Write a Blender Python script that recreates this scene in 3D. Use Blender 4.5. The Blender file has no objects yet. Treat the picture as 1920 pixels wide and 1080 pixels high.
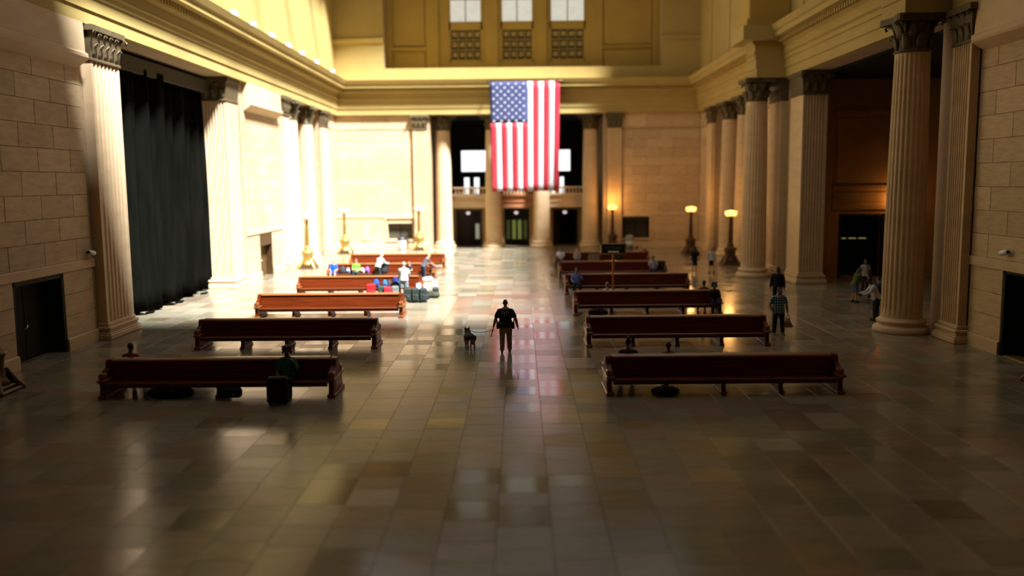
import bpy, math, random
from math import pi, sin, cos, radians
from mathutils import Vector, Matrix
random.seed(7)
S = bpy.context.scene
COL = S.collection

# ------------------------------------------------------------------ camera, world, sun, exposure
CAM_H, FPX, PITCH, YAW, ROLL = 5.8, 1650.0, math.atan(199.0 / 1650.0), 0.0096, 0.0095
cd = bpy.data.cameras.new('camera'); cam = bpy.data.objects.new('camera', cd); COL.objects.link(cam)
S.camera = cam
cd.sensor_width = 36.0; cd.lens = FPX / 1920.0 * 36.0
cd.clip_end = 400.0
def cam_axis(u0, v0, f0):
    u = u0 * cos(ROLL) - v0 * sin(ROLL); v = u0 * sin(ROLL) + v0 * cos(ROLL)
    fw = f0 * cos(PITCH) - v * sin(PITCH); dn = v * cos(PITCH) + f0 * sin(PITCH)
    return Vector((u * cos(YAW) - fw * sin(YAW), u * sin(YAW) + fw * cos(YAW), -dn))
ax, ay, az = cam_axis(1, 0, 0), -cam_axis(0, 1, 0), -cam_axis(0, 0, 1)
M = Matrix((ax, ay, az)).transposed().to_4x4(); M.translation = (0, 0, CAM_H)
cam.matrix_world = M
cd.dof.use_dof = True; cd.dof.focus_distance = 29.6; cd.dof.aperture_fstop = 0.185

W = bpy.data.worlds.new('sky'); S.world = W; W.use_nodes = True
bg = W.node_tree.nodes['Background']
bg.inputs['Color'].default_value = (1.0, 0.97, 0.90, 1); bg.inputs['Strength'].default_value = 0.58
def lamp(name, kind, loc, energy, color, **kw):
    d = bpy.data.lights.new(name, kind); o = bpy.data.objects.new(name, d); COL.objects.link(o)
    o.location = loc; d.energy = energy; d.color = color
    for k, v in kw.items(): setattr(d, k, v)
    return o
sun = lamp('sun', 'SUN', (20, 20, 60), 23.0, (0.98, 1.0, 1.06), angle=radians(8.5))
sun.rotation_euler = Vector((-0.50, 0.45, -1.0)).to_track_quat('-Z', 'Y').to_euler()
# the skylight opening guides the sampling of the sky
por = lamp('skylight_portal', 'AREA', (0, 50.5, 27.5), 1.0, (1, 1, 1), shape='RECTANGLE', size=26.0, size_y=48.0)
por.data.cycles.is_portal = True
vs = S.view_settings
vs.view_transform = 'Standard'; vs.look = 'None'; vs.gamma = 1.0; vs.use_curve_mapping = False; vs.exposure = 0.12
S.cycles.max_bounces = 8; S.cycles.diffuse_bounces = 5; S.cycles.glossy_bounces = 4; S.cycles.sample_clamp_indirect = 6.0
S.cycles.caustics_reflective = False

# ------------------------------------------------------------------ materials
def mat(name, color, rough=0.6, metal=0.0, vary=0.0, noise=0.0, scale=3.0, stretch=(1, 1, 1), color2=None, bump=0.0, spec=0.5, coat=0.0, emit=None, estr=0.0, obj=False):
    m = bpy.data.materials.new(name); m.use_nodes = True
    nt = m.node_tree; b = nt.nodes['Principled BSDF']; N = nt.nodes.new; L = nt.links.new
    b.inputs['Roughness'].default_value = rough; b.inputs['Metallic'].default_value = metal
    b.inputs['Specular IOR Level'].default_value = spec
    if coat: b.inputs['Coat Weight'].default_value = coat; b.inputs['Coat Roughness'].default_value = 0.12
    if emit: b.inputs['Emission Color'].default_value = (*emit, 1); b.inputs['Emission Strength'].default_value = estr
    c4 = (*color, 1); b.inputs['Base Color'].default_value = c4
    if noise or vary or bump:
        if obj: src = N('ShaderNodeTexCoord').outputs['Object']
        else: src = N('ShaderNodeNewGeometry').outputs['Position']
        mp = N('ShaderNodeMapping'); mp.inputs['Scale'].default_value = stretch; L(src, mp.inputs['Vector'])
        nz = N('ShaderNodeTexNoise'); nz.inputs['Scale'].default_value = scale; nz.inputs['Detail'].default_value = 5.0
        L(mp.outputs['Vector'], nz.inputs['Vector'])
        rp = N('ShaderNodeMapRange'); rp.inputs['From Min'].default_value = 0.3; rp.inputs['From Max'].default_value = 0.7
        L(nz.outputs['Fac'], rp.inputs['Value'])
        mx = N('ShaderNodeMix'); mx.data_type = 'RGBA'
        c2 = color2 or tuple(c * (1 - noise) for c in color)
        mx.inputs['A'].default_value = c4; mx.inputs['B'].default_value = (*c2, 1)
        L(rp.outputs['Result'], mx.inputs['Factor']); out = mx.outputs['Result']
        if vary:
            oi = N('ShaderNodeObjectInfo'); ge = N('ShaderNodeNewGeometry')
            ad = N('ShaderNodeMath'); ad.operation = 'ADD'; L(oi.outputs['Random'], ad.inputs[0]); L(ge.outputs['Random Per Island'], ad.inputs[1])
            fr = N('ShaderNodeMath'); fr.operation = 'FRACT'; L(ad.outputs[0], fr.inputs[0])
            rm = N('ShaderNodeMapRange'); rm.inputs['To Min'].default_value = 1 - vary; rm.inputs['To Max'].default_value = 1 + vary * 0.6
            L(fr.outputs[0], rm.inputs['Value'])
            hs = N('ShaderNodeHueSaturation'); L(out, hs.inputs['Color']); L(rm.outputs['Result'], hs.inputs['Value']); out = hs.outputs['Color']
        L(out, b.inputs['Base Color'])
        if bump:
            bp = N('ShaderNodeBump'); bp.inputs['Strength'].default_value = bump; bp.inputs['Distance'].default_value = 0.02
            L(nz.outputs['Fac'], bp.inputs['Height']); L(bp.outputs['Normal'], b.inputs['Normal'])
    return m

STONE = mat('travertine', (0.61, 0.44, 0.25), 0.65, vary=0.13, noise=0.25, scale=1.6, stretch=(1, 1, 5), spec=0.3)
JOINT = mat('stone_joint', (0.42, 0.30, 0.17), 0.9, noise=0.2)
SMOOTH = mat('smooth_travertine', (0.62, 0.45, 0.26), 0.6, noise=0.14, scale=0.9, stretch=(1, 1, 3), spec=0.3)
PLASTER = mat('ochre_plaster', (0.43, 0.315, 0.105), 0.8, noise=0.12, scale=0.5, spec=0.2)
PANEL = mat('ochre_panel_plaster', (0.42, 0.28, 0.065), 0.8, noise=0.12, scale=0.5, spec=0.2)
CAPM = mat('bronzed_capital', (0.125, 0.092, 0.042), 0.6, noise=0.4, scale=6, spec=0.3)
CEIL = mat('vault_plaster', (0.24, 0.19, 0.12), 0.8, noise=0.1)
BLACKM = mat('recess_shade_black', (0.012, 0.011, 0.008), 0.9, spec=0.1, noise=0.2)  # deep shade of the recesses put into the colour; black rail shares it
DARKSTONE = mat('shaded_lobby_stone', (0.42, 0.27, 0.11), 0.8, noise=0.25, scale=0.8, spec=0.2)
TILE = mat('marble_tile', (0.265, 0.22, 0.15), 0.24, vary=0.26, noise=0.22, scale=0.9, stretch=(1.5, 6, 1), color2=(0.205, 0.18, 0.125), spec=0.42)
TILEB = mat('brown_marble_tile', (0.20, 0.125, 0.075), 0.22, vary=0.15, noise=0.2, scale=0.9, stretch=(1.5, 6, 1))
GROUT = mat('floor_grout', (0.15, 0.125, 0.09), 0.95, noise=0.2, spec=0.05)
WOOD = mat('oiled_oak', (0.14, 0.021, 0.002), 0.4, noise=0.6, scale=2.2, stretch=(0.35, 3, 9), spec=0.2)
WOODS = mat('polished_oak_seat', (0.17, 0.04, 0.008), 0.3, noise=0.5, scale=2.2, stretch=(0.35, 9, 9), spec=0.5, coat=0.5)
WOODT = mat('lit_oak_edge', (0.27, 0.09, 0.022), 0.35, noise=0.4, scale=3, stretch=(0.4, 3, 9), spec=0.4, coat=0.15)  # lighter oak: the light on rails, mouldings and feet put into the colour
CURT = mat('black_velvet_cloth', (0.0045, 0.0045, 0.003), 1.0, noise=0.5, scale=1.2, stretch=(2, 2, .3), spec=0.02)
DOORB = mat('black_door_paint', (0.014, 0.014, 0.010), 0.6, noise=0.2, spec=0.15)
DOORW = mat('brown_door_wood', (0.12, 0.065, 0.02), 0.5, noise=0.4, stretch=(4, 4, .5))
BRASS = mat('aged_brass', (0.50, 0.34, 0.10), 0.42, metal=0.75, noise=0.35, scale=5)
BRASSD = mat('dark_bronze', (0.11, 0.058, 0.02), 0.45, metal=0.6, noise=0.35, scale=5)
GLOW = mat('lit_lamp_glass', (0.9, 0.7, 0.4), 0.4, emit=(1.0, 0.55, 0.12), estr=2.4)
MILK = mat('unlit_milk_glass', (0.85, 0.85, 0.78), 0.35)
WHITE = mat('white_enamel', (0.8, 0.82, 0.8), 0.5)
BLACKP = mat('black_plastic', (0.012, 0.012, 0.012), 0.45)
GREYP = mat('grey_plastic', (0.22, 0.23, 0.22), 0.5)
CHROME = mat('chrome', (0.6, 0.6, 0.58), 0.25, metal=0.9)
def glass(name, tint):
    m = bpy.data.materials.new(name); m.use_nodes = True; nt = m.node_tree
    nt.nodes.remove(nt.nodes['Principled BSDF'])
    t = nt.nodes.new('ShaderNodeBsdfTransparent'); t.inputs['Color'].default_value = (*tint, 1)
    g = nt.nodes.new('ShaderNodeBsdfGlossy'); g.inputs['Roughness'].default_value = 0.08; g.inputs['Color'].default_value = (0.8, 0.8, 0.8, 1)
    fr = nt.nodes.new('ShaderNodeFresnel'); mx = nt.nodes.new('ShaderNodeMixShader')
    nt.links.new(fr.outputs[0], mx.inputs[0]); nt.links.new(t.outputs[0], mx.inputs[1]); nt.links.new(g.outputs[0], mx.inputs[2])
    nt.links.new(mx.outputs[0], nt.nodes['Material Output'].inputs['Surface'])
    return m
PANE = mat('daylit_frosted_glass', (0.6, 0.62, 0.62), 0.3, emit=(0.93, 1.0, 1.0), estr=1.3)
PANEG = glass('green_door_glass', (0.20, 0.30, 0.10))
PANEW = mat('daylit_dusty_glass', (0.3, 0.3, 0.28), 0.3, noise=.4, scale=1.5, emit=(0.9, 0.88, 0.75), estr=0.55)
_cl = {}
def cloth(rgb, rough=0.85):
    k = tuple(rgb)
    if k not in _cl: _cl[k] = mat('cloth_%d_%d_%d' % tuple(int(c * 99) for c in rgb), rgb, rough, noise=0.3, scale=9, spec=0.2)
    return _cl[k]
SKIN = mat('light_skin', (0.55, 0.30, 0.19), 0.55, noise=0.12, scale=8)
SKIND = mat('brown_skin', (0.14, 0.065, 0.035), 0.5, noise=0.15, scale=8)
SKINM = mat('tan_skin', (0.30, 0.145, 0.08), 0.5, noise=0.15, scale=8)
EYE = mat('eye', (0.16, 0.14, 0.12), 0.3)
LIP = mat('lips', (0.32, 0.10, 0.08), 0.5)

# ------------------------------------------------------------------ mesh helpers
class MB:
    def __init__(s): s.v = []; s.f = []; s.sm = []
    def add(s, verts, faces, smooth=False):
        o = len(s.v); s.v += [tuple(v) for v in verts]; s.f += [tuple(i + o for i in f) for f in faces]; s.sm += [smooth] * len(faces); return s
    def box(s, x0, x1, y0, y1, z0, z1):
        v = [(x, y, z) for z in (z0, z1) for y in (y0, y1) for x in (x0, x1)]
        return s.add(v, [(0, 2, 3, 1), (4, 5, 7, 6), (0, 1, 5, 4), (1, 3, 7, 5), (3, 2, 6, 7), (2, 0, 4, 6)])
    def bbox(s, x0, x1, y0, y1, z0, z1, b):       # box with chamfered edges
        vs = []; cx = [(x0, x1), (y0, y1), (z0, z1)]
        for k in range(8):
            p = [cx[a][(k >> a) & 1] for a in range(3)]; d = [b if not (k >> a) & 1 else -b for a in range(3)]
            for a in range(3):
                q = [p[i] + d[i] for i in range(3)]; q[a] = p[a]; vs.append(q)
        return s.hull(vs)
    def hull(s, pts):
        import bmesh
        bm = bmesh.new()
        for p in pts: bm.verts.new(p)
        bmesh.ops.convex_hull(bm, input=bm.verts)
        bmesh.ops.dissolve_limit(bm, angle_limit=0.01, verts=bm.verts, edges=bm.edges)
        bm.verts.ensure_lookup_table(); bm.verts.index_update()
        s.add([v.co[:] for v in bm.verts], [[v.index for v in f.verts] for f in bm.faces]); bm.free(); return s
    def prism(s, poly, axis, a, b, smooth=False):    # polygon in the two other axes, swept from a to b
        def P(p, t): return {'x': (t, p[0], p[1]), 'y': (p[0], t, p[1]), 'z': (p[0], p[1], t)}[axis]
        n = len(poly)
        area = sum(poly[i][0] * poly[(i + 1) % n][1] - poly[(i + 1) % n][0] * poly[i][1] for i in range(n))
        if (area < 0) != (axis == 'y'): poly = poly[::-1]
        v = [P(p, a) for p in poly] + [P(p, b) for p in poly]
        f = [tuple(range(n))[::-1], tuple(range(n, 2 * n))]
        f += [(i, (i + 1) % n, (i + 1) % n + n, i + n) for i in range(n)]
        return s.add(v, f, smooth)
    def lathe(s, prof, seg=24, c=(0, 0, 0), smooth=True, sx=1, sy=1):
        n = len(prof); v = []
        for r, z in prof:
            for k in range(seg):
                a = 2 * pi * k / seg; v.append((c[0] + r * sx * cos(a), c[1] + r * sy * sin(a), c[2] + z))
        f = []
        for i in range(n - 1):
            for k in range(seg):
                k2 = (k + 1) % seg; f.append((i * seg + k, i * seg + k2, (i + 1) * seg + k2, (i + 1) * seg + k))
        s.add(v, f, smooth)
        o = len(s.v) - len(v)
        s.f += [tuple(o + k for k in range(seg))[::-1], tuple(o + (n - 1) * seg + k for k in range(seg))]; s.sm += [False] * 2
        return s
    def tube(s, pts, rad, seg=10, flat=(1, 1), up=None, caps=True, smooth=True):
        """tapered tube along pts; rad a number or list; entries may be (rx, ry): rx across `up`, ry along it"""
        pts = [Vector(p) for p in pts]; n = len(pts)
        if not isinstance(rad, (list, tuple)): rad = [rad] * n
        rad = [(r, r) if not isinstance(r, (list, tuple)) else r for r in rad]
        if caps:
            d0 = (pts[0] - pts[1]).normalized(); d1 = (pts[-1] - pts[-2]).normalized()
            m0 = min(rad[0]); m1 = min(rad[-1])
            P = [pts[0] + d0 * m0 * .95, pts[0] + d0 * m0 * .6] + pts + [pts[-1] + d1 * m1 * .6, pts[-1] + d1 * m1 * .95]
            sc = lambda r, k: (r[0] * k, r[1] * k)
            R = [sc(rad[0], .3), sc(rad[0], .8)] + list(rad) + [sc(rad[-1], .8), sc(rad[-1], .3)]
        else: P, R = pts, rad
        v = []; m = len(P); prev = None
        for i in range(m):
            t = (P[min(i + 1, m - 1)] - P[max(i - 1, 0)]).normalized()
            u = Vector(up) if up else (prev if prev else (Vector((0, 1, 0)) if abs(t.y) < .9 else Vector((1, 0, 0))))
            b = u - t * u.dot(t)
            if b.length < 1e-4: b = Vector((1, 0, 0)) - t * t.x
            b.normalize(); prev = b; a = b.cross(t)
            for k in range(seg):
                w = 2 * pi * k / seg; v.append(P[i] + a * (R[i][0] * cos(w)) + b * (R[i][1] * sin(w)))
        f = [(i * seg + k, i * seg + (k + 1) % seg, (i + 1) * seg + (k + 1) % seg, (i + 1) * seg + k) for i in range(m - 1) for k in range(seg)]
        f += [tuple(range(seg))[::-1], tuple(range((m - 1) * seg, m * seg))]
        return s.add(v, f, smooth)
    def ball(s, c, r, seg=12, rings=8):
        rx, ry, rz = r if isinstance(r, (tuple, list)) else (r, r, r)
        prof = [(max(.02, sin(pi * i / rings)), -cos(pi * i / rings)) for i in range(rings + 1)]
        v = [(c[0] + rx * p * cos(2 * pi * k / seg), c[1] + ry * p * sin(2 * pi * k / seg), c[2] + rz * z) for p, z in prof for k in range(seg)]
        f = [(i * seg + k, i * seg + (k + 1) % seg, (i + 1) * seg + (k + 1) % seg, (i + 1) * seg + k) for i in range(rings) for k in range(seg)]
        f += [tuple(range(seg))[::-1], tuple(range(rings * seg, (rings + 1) * seg))]
        return s.add(v, f, True)
    def mesh(s, name):
        me = bpy.data.meshes.new(name); me.from_pydata(s.v, [], s.f)
        me.polygons.foreach_set('use_smooth', s.sm); me.update(); return me

def link(name, me, m=None, parent=None, loc=None, rot=None):
    o = bpy.data.objects.new(name, me); COL.objects.link(o)
    if m and not me.materials: me.materials.append(m)
    if parent: o.parent = parent
    if loc: o.location = loc
    if rot is not None: o.rotation_euler = rot if not isinstance(rot, (int, float)) else (0, 0, rot)
    return o
def part(name, mb, m, parent=None, loc=None, rot=None):
    return link(name, mb.mesh(name), m, parent, loc, rot)
def struct(name, mb, m, parent=None):
    o = part(name, mb, m, parent)
    if not parent: o['kind'] = 'structure'
    return o
def tag(o, label, cat, group=None, kind=None):
    o['label'] = label; o['category'] = cat
    if group: o['group'] = group
    if kind: o['kind'] = kind
    return o
def thing(name, label, cat, loc=(0, 0, 0), rz=0, group=None, kind=None):
    o = bpy.data.objects.new(name, None); COL.objects.link(o)
    o.location = loc; o.rotation_euler = (0, 0, rz); o.empty_display_size = .2
    return tag(o, label, cat, group, kind)
KIDS = {}
def tree_copy(root, loc, rz=None, label=None, group=None):
    def kids(o):
        return KIDS.setdefault(o.name, [c for c in list(bpy.data.objects) if c.parent == o])
    r = root.copy(); COL.objects.link(r); r.location = loc
    if rz is not None: r.rotation_euler = (0, 0, rz)
    if label: r['label'] = label
    if group: r['group'] = group
    for ch in kids(root):
        c = ch.copy(); COL.objects.link(c); c.parent = r
        for g in kids(ch):
            d = g.copy(); COL.objects.link(d); d.parent = c
    return r
def fuse(mb, voxel, name, smooth=2):
    """one continuous surface out of overlapping closed shapes"""
    me = mb.mesh(name + '_raw'); o = bpy.data.objects.new(name + '_raw', me); COL.objects.link(o)
    r = o.modifiers.new('r', 'REMESH'); r.mode = 'VOXEL'; r.voxel_size = voxel; r.use_smooth_shade = True
    if smooth:
        q = o.modifiers.new('s', 'SMOOTH'); q.factor = 0.5; q.iterations = smooth
    dg = bpy.context.evaluated_depsgraph_get(); dg.update()
    out = bpy.data.meshes.new_from_object(o.evaluated_get(dg)); out.name = name
    bpy.data.objects.remove(o); bpy.data.meshes.remove(me)
    return out

# ------------------------------------------------------------------ the hall: shell
XL, XR, YB = -16.0, 15.7, 77.5
H_ARCH, H_TOP, H_SPR = 11.65, 14.6, 22.0
# floor: grout bed, marble tiles laid on it one by one
floor = struct('floor', MB().box(-24, 27, -4, 92, -0.4, -0.006), GROUT)
rs = random.Random(3)
def tile_mesh(w, l, cache={}):
    k = (round(w, 2), round(l, 2))
    if k not in cache:
        b = MB(); x, y = w / 2 - .0025, l / 2 - .0025
        v = [(-x, -y, -.006), (x, -y, -.006), (x, y, -.006), (-x, y, -.006), (-x + .004, -y + .004, 0), (x - .004, -y + .004, 0), (x - .004, y - .004, 0), (-x + .004, y - .004, 0)]
        b.add(v, [(4, 5, 6, 7), (0, 1, 5, 4), (1, 2, 6, 5), (2, 3, 7, 6), (3, 0, 4, 7)]); cache[k] = (b, {})
    return cache[k]
TW = 0.932; tiles = []
for i in range(-20, 22):
    x = i * TW + 0.03; y = -3.0 - rs.random() * .5
    if x < -19 or x > 19.5: continue
    while y < 90:
        l = rs.choice([.93, .93, .93, .93, 1.4, .7])
        tiles.append((x, y + l / 2, l, 0)); y += l
def is_inlay(x, y): return -3.3 < x < 2.2 and 38.4 < y < 45.3 and not (-2.4 < x < 1.3 and 40.0 < y < 43.6)
def in_view(x, y): return y > 11.8 and abs(x + .1) < y * .60 + .5
near = sorted([t for t in tiles if in_view(t[0], t[1])], key=lambda t: t[1])[:300]
near_set = set(near)
for t in near:
    b, mm = tile_mesh(TW, t[2])
    if 'm' not in mm: mm['m'] = b.mesh('tile'); mm['m'].materials.append(TILE)
    o = link('tile', mm['m'], None, floor, (t[0], t[1], rs.uniform(-.0008, .0008)))
far = MB(); inlay = MB()
for t in tiles:
    if t in near_set: continue
    b, mm = tile_mesh(TW, t[2]); dst = inlay if is_inlay(t[0], t[1]) else far
    dz = rs.uniform(-.001, .001)
    dst.add([(x + t[0], y + t[1], z + dz) for x, y, z in b.v], b.f)
o = part('tile', far, TILE, floor); o['kind'] = 'stuff'
o = part('tile', inlay, TILEB, floor); o['kind'] = 'stuff'; o['label'] = 'brown marble border tiles inlaid in the grey floor'
# tiles are not polished alike
nt = TILE.node_tree
oi = nt.nodes.new('ShaderNodeObjectInfo'); ge = nt.nodes.new('ShaderNodeNewGeometry'); ad = nt.nodes.new('ShaderNodeMath'); ad.operation = 'ADD'
fr = nt.nodes.new('ShaderNodeMath'); fr.operation = 'PINGPONG'; fr.inputs[1].default_value = 0.37; rm = nt.nodes.new('ShaderNodeMapRange')
rm.inputs['From Max'].default_value = 0.37; rm.inputs['To Min'].default_value = 0.10; rm.inputs['To Max'].default_value = 0.26
nt.links.new(oi.outputs['Random'], ad.inputs[0]); nt.links.new(ge.outputs['Random Per Island'], ad.inputs[1]); nt.links.new(ad.outputs[0], fr.inputs[0])
nt.links.new(fr.outputs[0], rm.inputs['Value']); nt.links.new(rm.outputs['Result'], nt.nodes['Principled BSDF'].inputs['Roughness'])
# nor are they of one colour: greenish grey, brown and rosy slabs
k7 = nt.nodes.new('ShaderNodeMath'); k7.operation = 'MULTIPLY'; k7.inputs[1].default_value = 7.31; nt.links.new(ad.outputs[0], k7.inputs[0])
k8 = nt.nodes.new('ShaderNodeMath'); k8.operation = 'FRACT'; nt.links.new(k7.outputs[0], k8.inputs[0])
hr = nt.nodes.new('ShaderNodeValToRGB'); hr.color_ramp.interpolation = 'CONSTANT'; ee = hr.color_ramp.elements
ee[0].color = (1, 1, 1, 1); ee[1].position = .4; ee[1].color = (.92, 1.0, .92, 1)
for ps, cc in ((.66, (1.05, .92, .82, 1)), (.84, (.72, .66, .56, 1)), (.93, (1.05, .86, .80, 1))): q = ee.new(ps); q.color = cc
mxt = nt.nodes.new('ShaderNodeMix'); mxt.data_type = 'RGBA'; mxt.blend_type = 'MULTIPLY'; mxt.inputs['Factor'].default_value = 1.0
bs = nt.nodes['Principled BSDF']; old = bs.inputs['Base Color'].links[0].from_socket
nt.links.new(k8.outputs[0], hr.inputs[0]); nt.links.new(old, mxt.inputs['A']); nt.links.new(hr.outputs['Color'], mxt.inputs['B']); nt.links.new(mxt.outputs['Result'], bs.inputs['Base Color'])

def cells(u0, u1, z0, z1, holes):
    """rectangles that tile u0..u1 x z0..z1 without the holes (u0,u1,z0,z1)"""
    us = sorted({u0, u1, *[h[0] for h in holes], *[h[1] for h in holes]}); out = []
    for a, b in zip(us, us[1:]):
        zs = [(z0, z1)]
        for h in holes:
            if h[0] < b - 1e-6 and h[1] > a + 1e-6:
                nz = []
                for p, q in zs:
                    if h[2] > p: nz.append((p, min(q, h[2])))
                    if h[3] < q: nz.append((max(p, h[3]), q))
                zs = [z for z in nz if z[1] - z[0] > 1e-6]
        out += [(a, b, p, q) for p, q in zs]
    return out
DOOR_L1 = (27.4, 30.5, 0, 2.75); DOOR_L2 = (54.0, 56.7, 0, 2.66); DOOR_R1 = (24.3, 28.6, 0, 2.82)
HATCH_L = (-11.75, -9.35, .78, 2.72); HATCH_R = (8.95, 11.4, .78, 2.72)
NICHE = (61.0, 70.9, 0, H_ARCH)
wl = MB(); wr = MB(); wb = MB()
for a, b, p, q in cells(-3, 79, 0, 28, [DOOR_L1, DOOR_L2, (35.2, 51.2, 0, H_ARCH), (61.0, 71.6, 0, H_ARCH)]): wl.box(XL - 1.2, XL - .03, a, b, p, q)
for a, b, p, q in cells(-3, 79, 0, 28, [DOOR_R1, (33.4, 51.2, 0, H_ARCH), (61.0, 71.6, 0, H_ARCH)]): wr.box(XR + .03, XR + 1.2, a, b, p, q)
for a, b, p, q in cells(XL - 1, XR + 1, 0, 28, [HATCH_L, HATCH_R, (-7.75, 7.35, 0, H_ARCH), (-11.6, 12.3, 15.6, 26)]): wb.box(a, b, YB + .03, YB + 1.4, p, q)
wall_left = struct('wall_left', wl, JOINT); wall_right = struct('wall_right', wr, JOINT); wall_back = struct('wall_back', wb, JOINT)
wall_near = struct('wall_near', MB().box(XL - 1.2, XR + 1.2, -4.2, -3, 0, 28), DARKSTONE)  # unseen end wall, kept dark to cut its bounce onto the columns
struct('balcony', MB().box(-6, 6, -3, -.5, 4.0, 4.2), SMOOTH)

# ashlar: every stone its own piece, shared meshes for alike sizes
def stone_mesh(w, h, m, cache={}):
    k = (round(w, 3), round(h, 3), m.name)
    if k not in cache:
        x, d, c = w / 2 - .006, .03, .012
        v = [(-x, 0, .006), (x, 0, .006), (x, 0, h - .006), (-x, 0, h - .006), (-x + c, -d, c), (x - c, -d, c), (x - c, -d, h - c), (-x + c, -d, h - c)]
        cache[k] = MB().add(v, [(4, 5, 6, 7), (0, 1, 5, 4), (1, 2, 6, 5), (2, 3, 7, 6), (3, 0, 4, 7)]).mesh('stone'); cache[k].materials.append(m)
    return cache[k]
def ashlar(parent, side, u0, u1, rows, length, holes=(), m=None):
    for r, (z0, z1) in enumerate(rows):
        ints = [(u0, u1)]
        for h in holes:
            if h[2] < z1 - .05 and h[3] > z0 + .05:
                ints = [q for p in ints for q in ((p[0], min(p[1], h[0])), (max(p[0], h[1]), p[1])) if q[1] - q[0] > .05]
        for a, b in ints:
            n = max(1, round((b - a) / length))
            if n > 1 and r % 2: cuts = [a] + [a + (b - a) * (k + .5) / n for k in range(n)] + [b]
            else: cuts = [a + (b - a) * k / n for k in range(n + 1)]
            for p, q in zip(cuts, cuts[1:]):
                me = stone_mesh(q - p, z1 - z0, m or STONE); c = (p + q) / 2; d = rs.uniform(-.004, .004)
                if side == 'L': link('stone', me, None, parent, (XL - .03 + d, c, z0), pi / 2)
                elif side == 'R': link('stone', me, None, parent, (XR + .03 + d, c, z0), -pi / 2)
                else: link('stone', me, None, parent, (c, YB + .03 + d, z0), 0)
LOW = [(.45, 1.22), (1.22, 1.98), (1.98, 2.8)]
UP = [(3.12 + .79 * k, 3.12 + .79 * (k + 1)) for k in range(9)]
TOPR = [(10.42, 11.65)]
ALLR = LOW + UP + TOPR
ashlar(wall_left, 'L', 22.0, 32.6, LOW + UP, 2.0, [DOOR_L1])
ashlar(wall_left, 'L', 51.3, 59.3, LOW + UP, 2.0, [DOOR_L2])
ashlar(wall_left, 'L', 73.3, 77.45, ALLR, 1.6)
ashlar(wall_right, 'R', 22.0, 30.7, LOW + UP, 2.0, [DOOR_R1])
ashlar(wall_right, 'R', 54.9, 59.3, ALLR, 1.9)
ashlar(wall_right, 'R', 73.3, 77.45, ALLR, 1.6)
ashlar(wall_back, 'B', XL + .02, -9.1, ALLR, 2.0, [HATCH_L])
ashlar(wall_back, 'B', 8.75, XR - .02, ALLR, 2.0, [HATCH_R])
# plinths, string courses
def band(name, side, spans, z0, z1, proj, m=SMOOTH, zc=None):
    b = MB()
    for a, c in spans:
        poly = [(0, z0), (proj, z0), (proj, z1 - proj * .6), (0, z1)]
        if side == 'L': b.prism([(XL + p, z) for p, z in poly], 'y', a, c)
        elif side == 'R': b.prism([(XR - p, z) for p, z in poly], 'y', a, c)
        else: b.prism([(YB - p, z) for p, z in poly], 'x', a, c)
    return struct(name, b, m)
band('baseboard_left', 'L', [(-3, 27.4), (30.5, 32.8), (51.4, 54.0), (56.7, 59.3), (74.3, YB)], 0, .45, .07)
band('baseboard_right', 'R', [(-3, 24.3), (28.6, 31.0), (54.9, 59.3), (74.3, YB)], 0, .45, .07)
band('baseboard_back', 'B', [(XL, -9.15), (9.15, XR)], 0, .45, .07)
band('trim_1', 'L', [(-3, 32.8), (51.4, 59.3), (73.4, YB)], 2.8, 3.12, .05)
band('trim_2', 'R', [(-3, 31.0), (54.9, 59.3), (73.4, YB)], 2.8, 3.12, .05)
band('trim_3', 'B', [(XL, -9.15), (9.15, XR)], 2.8, 3.12, .05)
# moulded string course under the frieze blocks
def string(name, side, spans):
    b = MB(); poly = [(0, 10.05), (.10, 10.12), (.40, 10.32), (.44, 10.40), (.44, 10.52), (.33, 10.60), (.30, 11.66), (0, 11.66)]
    for a, c in spans:
        if side == 'L': b.prism([(XL + p, z) for p, z in poly], 'y', a, c)
        else: b.prism([(XR - p, z) for p, z in poly], 'y', a, c)
    struct(name, b, SMOOTH)
string('trim_4', 'L', [(-3, 32.5), (51.8, 58.9)])
string('trim_5', 'R', [(-3, 30.6)])

struct('trim_18', MB().bbox(XR - .05, XR + .04, 30.7, 33.42, 0, H_ARCH, .01), SMOOTH)
# entablature on three sides
PROF = [(0, 11.5), (.30, 11.5), (.30, 12.0), (.36, 12.02), (.36, 12.5), (.42, 12.52), (.42, 12.75), (.52, 12.82), (.45, 12.9), (.45, 13.3), (.62, 13.42), (.62, 13.66), (1.10, 13.72), (1.12, 14.12), (1.22, 14.2), (1.34, 14.5), (0, 14.62)]
PROF = [(q, z + .15 if z < 14 else z) for q, z in PROF]
struct('trim_6', MB().prism([(XL + p, z) for p, z in PROF], 'y', -3, YB), PLASTER)
struct('trim_7', MB().prism([(XR - p, z) for p, z in PROF], 'y', -3, YB), PLASTER)
struct('trim_8', MB().prism([(YB - p, z) for p, z in PROF], 'x', XL, XR), PLASTER)
dn = MB()
for k in range(150): dn.box(XL + .6, XL + .82, 30 + k * .318, 30.17 + k * .318, 13.57, 13.79)
for k in range(150): dn.box(XR - .82, XR - .6, 30 + k * .318, 30.17 + k * .318, 13.57, 13.79)
for k in range(98): dn.box(XL + .5 + k * .318, XL + .67 + k * .318, YB - .82, YB - .6, 13.57, 13.79)
o = struct('trim_9', dn, PLASTER); o['kind'] = 'structure'
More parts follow.
